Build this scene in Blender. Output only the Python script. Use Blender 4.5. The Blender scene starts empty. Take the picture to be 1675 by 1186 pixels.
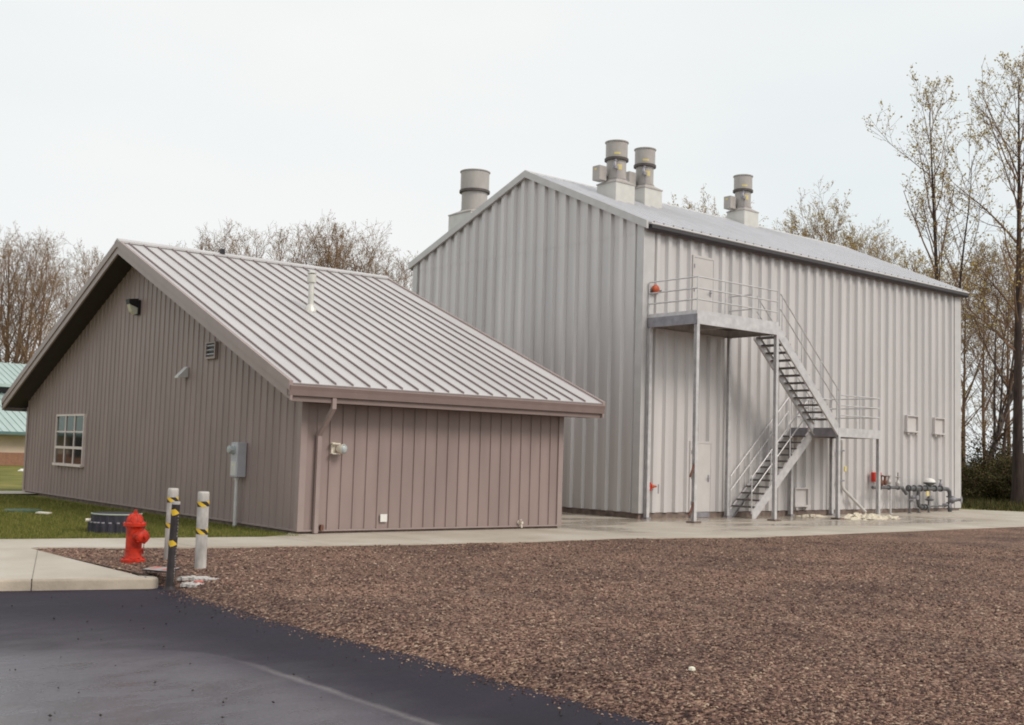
import bpy, math, random
from math import sin, cos, pi, radians, sqrt, atan2
from mathutils import Vector, Matrix, noise as mnoise

# ------------------------------------------------------------------ camera, sky, sun, exposure
SC = bpy.context.scene
COL = SC.collection
cd = bpy.data.cameras.new('camera')
cd.sensor_width = 36.0
cd.lens = 1880.63 * 36.0 / 1675.0
cd.clip_start, cd.clip_end = 0.1, 3000
cam = bpy.data.objects.new('camera', cd)
COL.objects.link(cam)
_r = Vector((0.76144209, -0.64756397, 0.02944236))
_u = Vector((-0.07283753, -0.04033799, 0.99652774))
_f = Vector((0.64412781, 0.76094268, 0.077882))
cam.matrix_world = Matrix(((_r.x, _u.x, -_f.x, -23.3737532), (_r.y, _u.y, -_f.y, -22.04077681),
                           (_r.z, _u.z, -_f.z, 1.65), (0, 0, 0, 1)))
SC.camera = cam

SUN_DIR = Vector((0.22, -0.80, 0.72)).normalized()      # towards the sun
world = bpy.data.worlds.new('World'); SC.world = world
world.use_nodes = True
wn, wl = world.node_tree.nodes, world.node_tree.links
for n in list(wn): wn.remove(n)
w_out = wn.new('ShaderNodeOutputWorld'); w_bg = wn.new('ShaderNodeBackground')
w_sky = wn.new('ShaderNodeTexSky'); w_sky.sky_type = 'NISHITA'; w_sky.sun_disc = False
w_sky.sun_elevation = math.asin(SUN_DIR.z); w_sky.sun_rotation = atan2(SUN_DIR.x, SUN_DIR.y)
w_sky.dust_density = 3.0
w_tc = wn.new('ShaderNodeTexCoord'); w_map = wn.new('ShaderNodeMapping'); w_map.inputs['Scale'].default_value = (1, 1, 3.0)
w_no = wn.new('ShaderNodeTexNoise'); w_no.inputs['Scale'].default_value = 1.6; w_no.inputs['Detail'].default_value = 4
w_ra = wn.new('ShaderNodeValToRGB')
w_ra.color_ramp.elements[0].position = 0.3; w_ra.color_ramp.elements[0].color = (8.5, 9.05, 9.2, 1)
w_ra.color_ramp.elements[1].position = 0.72; w_ra.color_ramp.elements[1].color = (9.75, 9.8, 9.65, 1)
w_mx = wn.new('ShaderNodeMix'); w_mx.data_type = 'RGBA'; w_mx.inputs['Factor'].default_value = 0.94
w_bg.inputs['Strength'].default_value = 0.1
wl.new(w_tc.outputs['Generated'], w_map.inputs['Vector']); wl.new(w_map.outputs['Vector'], w_no.inputs['Vector'])
wl.new(w_no.outputs['Fac'], w_ra.inputs['Fac'])
wl.new(w_sky.outputs['Color'], w_mx.inputs['A']); wl.new(w_ra.outputs['Color'], w_mx.inputs['B'])
wl.new(w_mx.outputs['Result'], w_bg.inputs['Color']); wl.new(w_bg.outputs['Background'], w_out.inputs['Surface'])

sd = bpy.data.lights.new('sun', 'SUN'); sd.energy = 1.9; sd.angle = radians(22); sd.color = (1.0, 0.93, 0.84)
sun = bpy.data.objects.new('sun', sd); COL.objects.link(sun)
sun.rotation_euler = SUN_DIR.to_track_quat('Z', 'Y').to_euler()

SC.view_settings.view_transform = 'Standard'; SC.view_settings.look = 'None'
SC.view_settings.exposure = 0.0; SC.view_settings.gamma = 1.0
SC.cycles.filter_width = 1.9
SC.cycles.max_bounces = 6

# ------------------------------------------------------------------ materials
def mat(name, col, rough=0.6, metal=0.0, var=0.12, scale=3.0, stretch=(1, 1, 1), bump=0.0, bscale=40.0, spec=0.4, col2=None, lo=0.35, hi=0.7):
    m = bpy.data.materials.new(name); m.use_nodes = True
    nt = m.node_tree; N, L = nt.nodes, nt.links
    b = N['Principled BSDF']
    b.inputs['Roughness'].default_value = rough; b.inputs['Metallic'].default_value = metal
    b.inputs['Specular IOR Level'].default_value = spec
    tc = N.new('ShaderNodeTexCoord'); mp = N.new('ShaderNodeMapping'); mp.inputs['Scale'].default_value = stretch
    L.new(tc.outputs['Object'], mp.inputs['Vector'])
    no = N.new('ShaderNodeTexNoise'); no.inputs['Scale'].default_value = scale; no.inputs['Detail'].default_value = 6
    L.new(mp.outputs['Vector'], no.inputs['Vector'])
    ra = N.new('ShaderNodeValToRGB')
    c2 = col2 or tuple(min(1, c * (1 + var)) for c in col)
    c1 = col if col2 else tuple(c * (1 - var) for c in col)
    ra.color_ramp.elements[0].position = lo; ra.color_ramp.elements[1].position = hi
    ra.color_ramp.elements[0].color = (*c1, 1); ra.color_ramp.elements[1].color = (*c2, 1)
    L.new(no.outputs['Fac'], ra.inputs['Fac']); L.new(ra.outputs['Color'], b.inputs['Base Color'])
    if bump:
        n2 = N.new('ShaderNodeTexNoise'); n2.inputs['Scale'].default_value = bscale; n2.inputs['Detail'].default_value = 5
        L.new(tc.outputs['Object'], n2.inputs['Vector'])
        bp = N.new('ShaderNodeBump'); bp.inputs['Strength'].default_value = bump; bp.inputs['Distance'].default_value = 0.02
        L.new(n2.outputs['Fac'], bp.inputs['Height']); L.new(bp.outputs['Normal'], b.inputs['Normal'])
    return m

def ramp(N, stops):
    ra = N.new('ShaderNodeValToRGB'); e = ra.color_ramp.elements
    e[0].position, e[0].color = stops[0][0], (*stops[0][1], 1)
    e[1].position, e[1].color = stops[-1][0], (*stops[-1][1], 1)
    for p, c in stops[1:-1]:
        x = e.new(p); x.color = (*c, 1)
    return ra

def gravel_mat():
    m = bpy.data.materials.new('gravel'); m.use_nodes = True
    N, L = m.node_tree.nodes, m.node_tree.links; b = N['Principled BSDF']
    b.inputs['Roughness'].default_value = 0.85; b.inputs['Specular IOR Level'].default_value = 0.25
    tc = N.new('ShaderNodeTexCoord')
    vo = N.new('ShaderNodeTexVoronoi'); vo.inputs['Scale'].default_value = 34; vo.inputs['Randomness'].default_value = 1
    L.new(tc.outputs['Object'], vo.inputs['Vector'])
    sep = N.new('ShaderNodeSeparateColor'); L.new(vo.outputs['Color'], sep.inputs['Color'])
    ra = ramp(N, [(0.0, (.034, .018, .015)), (.3, (.115, .064, .050)), (.55, (.20, .114, .086)), (.8, (.30, .18, .13)), (.94, (.39, .255, .175)), (1.0, (.48, .36, .26))])
    L.new(sep.outputs['Red'], ra.inputs['Fac'])
    no = N.new('ShaderNodeTexNoise'); no.inputs['Scale'].default_value = 0.55; no.inputs['Detail'].default_value = 6; no.inputs['Roughness'].default_value = .62
    L.new(tc.outputs['Object'], no.inputs['Vector'])
    r2 = ramp(N, [(.34, (.52, .50, .52)), (.5, (.95, .95, .95)), (.68, (1.25, 1.22, 1.15))])
    L.new(no.outputs['Fac'], r2.inputs['Fac'])
    mx = N.new('ShaderNodeMix'); mx.data_type = 'RGBA'; mx.blend_type = 'MULTIPLY'; mx.inputs['Factor'].default_value = 1
    L.new(ra.outputs['Color'], mx.inputs['A']); L.new(r2.outputs['Color'], mx.inputs['B'])
    L.new(mx.outputs['Result'], b.inputs['Base Color'])
    bp = N.new('ShaderNodeBump'); bp.inputs['Strength'].default_value = 0.9; bp.inputs['Distance'].default_value = 0.03; bp.invert = True
    L.new(vo.outputs['Distance'], bp.inputs['Height']); L.new(bp.outputs['Normal'], b.inputs['Normal'])
    return m

def stone_mat():
    m = bpy.data.materials.new('gravel_stone'); m.use_nodes = True
    N, L = m.node_tree.nodes, m.node_tree.links; b = N['Principled BSDF']
    b.inputs['Roughness'].default_value = 0.8; b.inputs['Specular IOR Level'].default_value = 0.3
    ge = N.new('ShaderNodeNewGeometry')
    ra = ramp(N, [(0.0, (.040, .022, .019)), (.35, (.115, .064, .050)), (.62, (.20, .116, .088)), (.86, (.31, .19, .138)), (1.0, (.46, .34, .245))])
    L.new(ge.outputs['Random Per Island'], ra.inputs['Fac']); L.new(ra.outputs['Color'], b.inputs['Base Color'])
    return m

def asphalt_mat():
    m = bpy.data.materials.new('asphalt'); m.use_nodes = True
    N, L = m.node_tree.nodes, m.node_tree.links; b = N['Principled BSDF']
    def mth(op, *a):
        n = N.new('ShaderNodeMath'); n.operation = op
        for k, v in enumerate(a):
            if isinstance(v, (int, float)): n.inputs[k].default_value = v
            else: L.new(v, n.inputs[k])
        return n.outputs[0]
    tc = N.new('ShaderNodeTexCoord'); P_ = tc.outputs['Object']
    xyz = N.new('ShaderNodeSeparateXYZ'); L.new(P_, xyz.inputs[0]); X, Y = xyz.outputs[0], xyz.outputs[1]
    def noise(sc, det=5, rough=.55, vec=P_):
        n = N.new('ShaderNodeTexNoise'); n.inputs['Scale'].default_value = sc; n.inputs['Detail'].default_value = det; n.inputs['Roughness'].default_value = rough
        L.new(vec, n.inputs['Vector']); return n.outputs['Fac']
    def rmp(f, st): r = ramp(N, st); L.new(f, r.inputs['Fac']); return r.outputs['Color']
    def mix(f, a, c, bl='MIX'):
        n = N.new('ShaderNodeMix'); n.data_type = 'RGBA'; n.blend_type = bl
        for k, v in (('Factor', f), ('A', a), ('B', c)):
            if isinstance(v, (int, float)): n.inputs[k].default_value = v
            elif isinstance(v, tuple): n.inputs[k].default_value = (*v, 1)
            else: L.new(v, n.inputs[k])
        return n.outputs['Result']
    mp = N.new('ShaderNodeMapping'); mp.inputs['Scale'].default_value = (1.0, 2.0, 1); mp.inputs['Rotation'].default_value = (0, 0, radians(-35)); L.new(P_, mp.inputs['Vector'])
    big = noise(.7, 7, .6, mp.outputs['Vector']); mid = noise(2.2, 6, .65, mp.outputs['Vector']); fine = noise(130, 2); grit = noise(38, 3)
    # where the older, worn surface begins (a paving joint on the ground)
    s1 = mth('SUBTRACT', mth('MULTIPLY', X, -1.0), 18.75)
    s2 = mth('ADD', mth('MULTIPLY', mth('ADD', X, 18.97), -.474), mth('MULTIPLY', mth('ADD', Y, 12.5), -.881))
    sm = mth('SMOOTH_MIN', s1, s2, .9)
    sw = mth('ADD', sm, mth('MULTIPLY', mth('SUBTRACT', mid, .5), .09))
    old = mth('SMOOTHSTEP', sw, -.03, .07) if False else rmp(sw, [(0.0, (0, 0, 0)), (.04, (.35, .35, .35)), (.5, (1, 1, 1))])
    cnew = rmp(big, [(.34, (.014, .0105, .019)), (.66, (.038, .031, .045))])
    cold = rmp(mid, [(.28, (.052, .043, .056)), (.5, (.078, .067, .084)), (.72, (.108, .096, .114))])
    def mr(src, a, b_):
        n = N.new('ShaderNodeMapRange'); n.interpolation_type = 'SMOOTHSTEP'; n.inputs['From Min'].default_value = a; n.inputs['From Max'].default_value = b_
        L.new(src, n.inputs['Value']); return n.outputs['Result']
    sheen_mask = mth('MULTIPLY', mth('MULTIPLY', mr(mth('ADD', s2, mth('MULTIPLY', mth('SUBTRACT', big, .5), 1.6)), -2.6, .1), mr(X, -18.2, -19.6)), .85)  # soft wet sheen painted into the colour, paler towards the joint
    cnew = mix(sheen_mask, cnew, rmp(mid, [(.28, (.036, .029, .038)), (.72, (.082, .070, .084))]))
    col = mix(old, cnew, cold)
    # pale scuffed line along the joint, broken by wear
    line = mth('MULTIPLY', mth('MULTIPLY', rmp(mth('ABSOLUTE', mth('SUBTRACT', sw, .03)), [(.010, (1, 1, 1)), (.06, (0, 0, 0))]), mr(Y, -12.8, -14.4)), rmp(noise(1.1, 3), [(.3, (.25, .25, .25)), (.6, (.6, .6, .6))]))
    col = mix(line, col, (.20, .175, .18))
    # rusty brown stains and pale scuffs
    st = rmp(noise(1.6, 6, .7, mp.outputs['Vector']), [(.62, (0, 0, 0)), (.74, (.55, .55, .55))]); col = mix(mth('MULTIPLY', st, old), col, (.085, .05, .042))
    sc = rmp(noise(3.1, 8, .75, mp.outputs['Vector']), [(.64, (0, 0, 0)), (.72, (.6, .6, .6))]); col = mix(mth('MULTIPLY', sc, old), col, (.24, .20, .20))
    col = mix(1.0, col, rmp(fine, [(.3, (.6, .6, .6)), (.75, (1.4, 1.4, 1.4))]), 'MULTIPLY')
    col = mix(1.0, col, rmp(grit, [(.3, (.8, .8, .8)), (.7, (1.2, 1.2, 1.2))]), 'MULTIPLY')
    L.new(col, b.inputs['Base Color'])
    # damp, glossier patches
    dx, dy = mth('ADD', X, 21.3), mth('ADD', Y, 14.6); rad = mth('SQRT', mth('ADD', mth('MULTIPLY', dx, dx), mth('MULTIPLY', dy, dy)))
    damp = mth('MULTIPLY', rmp(mth('ADD', mth('MULTIPLY', rad, .24), mth('MULTIPLY', big, .5)), [(.35, (1, 1, 1)), (1.0, (0, 0, 0))]), 1.0)
    rg = mth('SUBTRACT', mix(old, rmp(big, [(.35, (.48,) * 3), (.65, (.72,) * 3)]), rmp(mid, [(.35, (.30,) * 3), (.65, (.55,) * 3)])), mth('MULTIPLY', damp, .26))
    L.new(rg, b.inputs['Roughness'])
    L.new(mth('ADD', mth('MULTIPLY', mth('MAXIMUM', old, sheen_mask), .2), mth('ADD', .10, mth('MULTIPLY', damp, .45))), b.inputs['Specular IOR Level'])
    bp = N.new('ShaderNodeBump'); bp.inputs['Strength'].default_value = 0.4; bp.inputs['Distance'].default_value = 0.006
    L.new(fine, bp.inputs['Height']); L.new(bp.outputs['Normal'], b.inputs['Normal'])
    return m

def concrete_mat():
    m = bpy.data.materials.new('concrete'); m.use_nodes = True
    N, L = m.node_tree.nodes, m.node_tree.links; b = N['Principled BSDF']
    b.inputs['Specular IOR Level'].default_value = 0.4
    tc = N.new('ShaderNodeTexCoord')
    no = N.new('ShaderNodeTexNoise'); no.inputs['Scale'].default_value = 0.7; no.inputs['Detail'].default_value = 8; no.inputs['Roughness'].default_value = .6
    L.new(tc.outputs['Object'], no.inputs['Vector'])
    ra = ramp(N, [(.33, (.40, .345, .28)), (.52, (.475, .42, .35)), (.7, (.54, .49, .42))]); L.new(no.outputs['Fac'], ra.inputs['Fac'])
    n2 = N.new('ShaderNodeTexNoise'); n2.inputs['Scale'].default_value = 60; n2.inputs['Detail'].default_value = 4
    L.new(tc.outputs['Object'], n2.inputs['Vector'])
    r2 = ramp(N, [(.3, (.86, .86, .86)), (.7, (1.1, 1.1, 1.1))]); L.new(n2.outputs['Fac'], r2.inputs['Fac'])
    mx = N.new('ShaderNodeMix'); mx.data_type = 'RGBA'; mx.blend_type = 'MULTIPLY'; mx.inputs['Factor'].default_value = 1
    L.new(ra.outputs['Color'], mx.inputs['A']); L.new(r2.outputs['Color'], mx.inputs['B'])
    # damp concrete in front of and beside the silver building, drying towards the edges
    xyz = N.new('ShaderNodeSeparateXYZ'); L.new(tc.outputs['Object'], xyz.inputs[0])
    def mr(src, a, b_, c=0.0, d=1.0):
        n = N.new('ShaderNodeMapRange'); n.interpolation_type = 'SMOOTHSTEP'
        for k, v in zip(('From Min', 'From Max', 'To Min', 'To Max'), (a, b_, c, d)): n.inputs[k].default_value = v
        L.new(src, n.inputs['Value']); return n.outputs['Result']
    def mul(a, b_):
        n = N.new('ShaderNodeMath'); n.operation = 'MULTIPLY'; L.new(a, n.inputs[0]); L.new(b_, n.inputs[1]); return n.outputs[0]
    n4 = N.new('ShaderNodeTexNoise'); n4.inputs['Scale'].default_value = .45; n4.inputs['Detail'].default_value = 5
    mp4 = N.new('ShaderNodeMapping'); mp4.inputs['Scale'].default_value = (.5, 1.6, 1); L.new(tc.outputs['Object'], mp4.inputs['Vector']); L.new(mp4.outputs['Vector'], n4.inputs['Vector'])
    wet = mul(mul(mr(xyz.outputs[0], -6.5, -4.6), mr(xyz.outputs[0], 14.5, 9)), mul(mr(xyz.outputs[1], -5.4, -3.6), mr(n4.outputs['Fac'], .33, .62)))
    mw = N.new('ShaderNodeMix'); mw.data_type = 'RGBA'; L.new(wet, mw.inputs['Factor']); L.new(mx.outputs['Result'], mw.inputs['A']); mw.inputs['B'].default_value = (.35, .29, .23, 1)
    L.new(mw.outputs['Result'], b.inputs['Base Color']); L.new(mr(wet, 0, .8, .6, .17), b.inputs['Roughness'])
    bp = N.new('ShaderNodeBump'); bp.inputs['Strength'].default_value = 0.2; bp.inputs['Distance'].default_value = 0.01
    L.new(n2.outputs['Fac'], bp.inputs['Height']); L.new(bp.outputs['Normal'], b.inputs['Normal'])
    return m

def grass_mat(name, stops, per_island=False, trans=0):
    m = bpy.data.materials.new(name); m.use_nodes = True
    N, L = m.node_tree.nodes, m.node_tree.links; b = N['Principled BSDF']
    b.inputs['Roughness'].default_value = 0.9; b.inputs['Specular IOR Level'].default_value = 0.15
    ra = ramp(N, stops)
    if per_island:
        ge = N.new('ShaderNodeNewGeometry'); L.new(ge.outputs['Random Per Island'], ra.inputs['Fac'])
    else:
        tc = N.new('ShaderNodeTexCoord')
        no = N.new('ShaderNodeTexNoise'); no.inputs['Scale'].default_value = 0.5; no.inputs['Detail'].default_value = 10; no.inputs['Roughness'].default_value = .68
        L.new(tc.outputs['Object'], no.inputs['Vector']); L.new(no.outputs['Fac'], ra.inputs['Fac'])
    L.new(ra.outputs['Color'], b.inputs['Base Color'])
    if trans:
        tr = N.new('ShaderNodeBsdfTranslucent'); ms = N.new('ShaderNodeMixShader'); ms.inputs['Fac'].default_value = trans
        L.new(ra.outputs['Color'], tr.inputs['Color']); L.new(b.outputs['BSDF'], ms.inputs[1]); L.new(tr.outputs['BSDF'], ms.inputs[2]); L.new(ms.outputs['Shader'], N['Material Output'].inputs['Surface'])
    return m

def stripe_mat(name, c1, c2, freq, slant):
    m = bpy.data.materials.new(name); m.use_nodes = True
    N, L = m.node_tree.nodes, m.node_tree.links; b = N['Principled BSDF']; b.inputs['Roughness'].default_value = .5
    uv = N.new('ShaderNodeUVMap'); sx = N.new('ShaderNodeSeparateXYZ'); L.new(uv.outputs['UV'], sx.inputs['Vector'])
    a = N.new('ShaderNodeMath'); a.operation = 'MULTIPLY_ADD'; a.inputs[1].default_value = slant; L.new(sx.outputs['Y'], a.inputs[0]); L.new(sx.outputs['X'], a.inputs[2])
    c = N.new('ShaderNodeMath'); c.operation = 'MULTIPLY'; c.inputs[1].default_value = freq; L.new(a.outputs[0], c.inputs[0])
    d = N.new('ShaderNodeMath'); d.operation = 'FRACT'; L.new(c.outputs[0], d.inputs[0])
    ra = ramp(N, [(.0, c1), (.5, c2)]); ra.color_ramp.interpolation = 'CONSTANT'; L.new(d.outputs[0], ra.inputs['Fac']); L.new(ra.outputs['Color'], b.inputs['Base Color'])
    return m

M = {}
M['brown'] = mat('brown_siding', (.285, .216, .199), .45, 0, .09, 2.2, (1, 1, .2), spec=.4, bump=.3, bscale=2.5)
M['brown_trim'] = mat('brown_trim', (.315, .245, .228), .42, 0, .05, 3, spec=.4)
M['brown_gutter'] = mat('brown_gutter', (.225, .168, .152), .45, 0, .06, 3)
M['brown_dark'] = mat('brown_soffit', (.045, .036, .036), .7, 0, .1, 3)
M['brown_roof'] = mat('brown_roof_sheet', (.50, .475, .472), .38, .0, .06, 1.4, (1, .25, 1), spec=.5, bump=.3, bscale=2.0)
M['brown_seam'] = mat('brown_roof_seam', (.245, .195, .185), .5, 0, .08, 3)
M['silver'] = mat('galvanised_siding', (.605, .575, .565), .38, .25, .10, 1.9, (1, 1, .06), spec=.45, bump=.35, bscale=2.2)
M['silver_trim'] = mat('galvanised_trim', (.55, .53, .52), .42, .15, .06, 3, spec=.45)
M['silver_roof'] = mat('galvanised_roof', (.62, .61, .63), .4, .2, .05, 1.5, spec=.5)
M['gutter_dark'] = mat('dark_grey_gutter', (.05, .045, .05), .5, 0, .1, 4)
M['galv'] = mat('galvanised_steel', (.60, .58, .58), .42, .35, .12, 6, spec=.5)
M['galv_dark'] = mat('dark_galvanised_steel', (.30, .285, .31), .5, .35, .18, 5)
M['tread'] = mat('steel_grating', (.16, .14, .135), .6, .2, .15, 8)
M['stack'] = mat('grey_stack_paint', (.40, .37, .345), .5, 0, .08, 4, (1, 1, .4))
M['stack_base'] = mat('pale_stack_base', (.60, .585, .55), .5, 0, .05, 4)
M['stack_ring'] = mat('dark_stack_ring', (.09, .075, .07), .6, 0, .2, 8)
M['door'] = mat('pale_door_paint', (.56, .53, .515), .45, 0, .04, 3)
M['found'] = mat('brown_concrete_base', (.19, .142, .12), .85, 0, .3, 5, bump=.3)
M['cream'] = mat('cream_plastic', (.70, .64, .53), .5, 0, .05, 6)
M['white'] = mat('white_paint', (.72, .70, .66), .5, 0, .06, 6)
M['flue'] = mat('pale_flue_metal', (.66, .64, .59), .4, .2, .08, 8)
M['black'] = mat('black_plastic', (.018, .015, .019), .5, 0, .3, 8)
M['frame'] = mat('pale_window_frame', (.70, .60, .555), .5, 0, .05, 6)
M['glass'] = mat('window_glass', (.022, .02, .02), .04, 0, .1, 1, spec=.9)
M['lens'] = mat('pale_lamp_lens', (.62, .60, .50), .15, 0, .05, 6, spec=.6)
M['clear_lens'] = mat('grey_lamp_lens', (.42, .45, .45), .12, 0, .1, 12, spec=.7)
M['meter'] = mat('grey_meter_box', (.47, .465, .50), .45, 0, .06, 5)
M['conduit'] = mat('pale_conduit', (.58, .56, .54), .45, .1, .06, 5)
M['hydrant'] = mat('red_hydrant_paint', (.50, .030, .011), .48, 0, .30, 11, bump=.15, bscale=60, spec=.3)
M['hydrant_dark'] = mat('red_hydrant_nut', (.34, .03, .02), .5, 0, .2, 9)
M['bollard'] = mat('white_bollard_paint', (.45, .425, .40), .75, 0, .26, 9, (1, 1, .5), bump=.25, bscale=35)
M['post'] = mat('black_post', (.028, .019, .021), .55, 0, .35, 9)
M['tape'] = stripe_mat('hazard_tape', (.72, .46, .03), (.02, .016, .016), 1.0, .62)
M['tape_wide'] = stripe_mat('wide_hazard_tape', (.72, .46, .03), (.02, .016, .016), .55, .62)
M['yellow'] = mat('yellow_label', (.66, .55, .24), .5, 0, .05, 8)
M['red'] = mat('red_box_paint', (.55, .035, .022), .45, 0, .08, 6)
M['orange'] = mat('orange_horn', (.46, .085, .03), .45, 0, .12, 6)
M['teal_roof'] = mat('teal_roof', (.40, .49, .465), .45, 0, .06, 1.0, (1, .3, 1))
M['teal_trim'] = mat('teal_trim', (.10, .17, .17), .5, 0, .1, 2)
M['beige'] = mat('beige_wall', (.62, .50, .40), .8, 0, .05, 1.5)
M['brick'] = mat('brown_brick', (.30, .155, .10), .85, 0, .12, 6)
M['dark_win'] = mat('dark_window_band', (.02, .022, .028), .1, 0, .1, 1, spec=.7)
M['plastic_dark'] = mat('dark_ring_plastic', (.032, .028, .04), .6, 0, .3, 8)
M['lid'] = mat('pale_green_lid', (.42, .47, .38), .5, 0, .08, 6)
M['green_lid'] = mat('dark_green_lid', (.05, .10, .07), .6, 0, .2, 6)
M['pipe'] = mat('grey_gas_pipe', (.13, .13, .135), .45, .2, .25, 14)
M['pipe_pale'] = mat('pale_valve_metal', (.45, .43, .41), .45, .2, .2, 14)
M['rust'] = mat('rusty_valve', (.16, .07, .045), .7, 0, .35, 14)
M['foam'] = mat('cream_crumpled_sheet', (.62, .55, .44), .85, 0, .10, 7)
M['rag'] = mat('white_torn_sheet', (.46, .43, .41), .8, 0, .12, 9)
M['sign'] = mat('grey_sign_face', (.34, .31, .30), .6, 0, .12, 9)
M['sign_red'] = mat('faded_red_sign_print', (.50, .13, .10), .6, 0, .15, 12)
M['bark'] = mat('grey_brown_bark', (.105, .07, .055), .9, 0, .4, 3, (3, 3, .5), bump=.5, bscale=12)
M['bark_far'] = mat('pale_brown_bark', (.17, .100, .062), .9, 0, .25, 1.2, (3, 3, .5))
M['bark_dark'] = mat('dark_bark', (.050, .033, .028), .9, 0, .4, 3, (3, 3, .5), bump=.5, bscale=12)
M['bark_birch'] = mat('mottled_grey_bark', (.07, .05, .045), .9, 0, .4, 4, (2, 2, .8), col2=(.36, .33, .30), lo=.5, hi=.72, bump=.4, bscale=12)
M['twig'] = mat('brown_twigs', (.19, .115, .074), .9, 0, .3, .8)
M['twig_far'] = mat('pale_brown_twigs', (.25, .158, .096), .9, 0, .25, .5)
M['bud'] = grass_mat('ochre_buds', [(0, (.18, .11, .05)), (.5, (.30, .20, .09)), (1, (.42, .31, .15))], True, .4)
M['leaf'] = grass_mat('ochre_leaves', [(0, (.30, .21, .07)), (.5, (.48, .36, .13)), (1, (.62, .50, .22))], True, .45)
M['bramble'] = grass_mat('bramble_leaves', [(0, (.026, .028, .010)), (.45, (.06, .06, .02)), (.8, (.11, .10, .035)), (1, (.15, .105, .055))], True)
M['grass'] = grass_mat('lawn_grass', [(.3, (.075, .088, .020)), (.5, (.16, .155, .036)), (.72, (.27, .22, .07))])
M['blade'] = grass_mat('grass_blades', [(0, (.075, .10, .022)), (.5, (.155, .16, .040)), (1, (.26, .225, .075))], True)
M['field'] = grass_mat('rough_field', [(.3, (.035, .045, .015)), (.5, (.06, .065, .025)), (.72, (.10, .085, .045))])
M['gravel'] = gravel_mat(); M['stone'] = stone_mat()
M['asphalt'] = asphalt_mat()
M['concrete'] = concrete_mat()
M['kerb'] = mat('kerb_concrete', (.40, .335, .265), .8, 0, .2, 3, bump=.3)
M['joint'] = mat('dark_joint', (.17, .145, .12), .9)
M['pale_stone'] = mat('pale_stone', (.72, .68, .55), .8)

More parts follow.
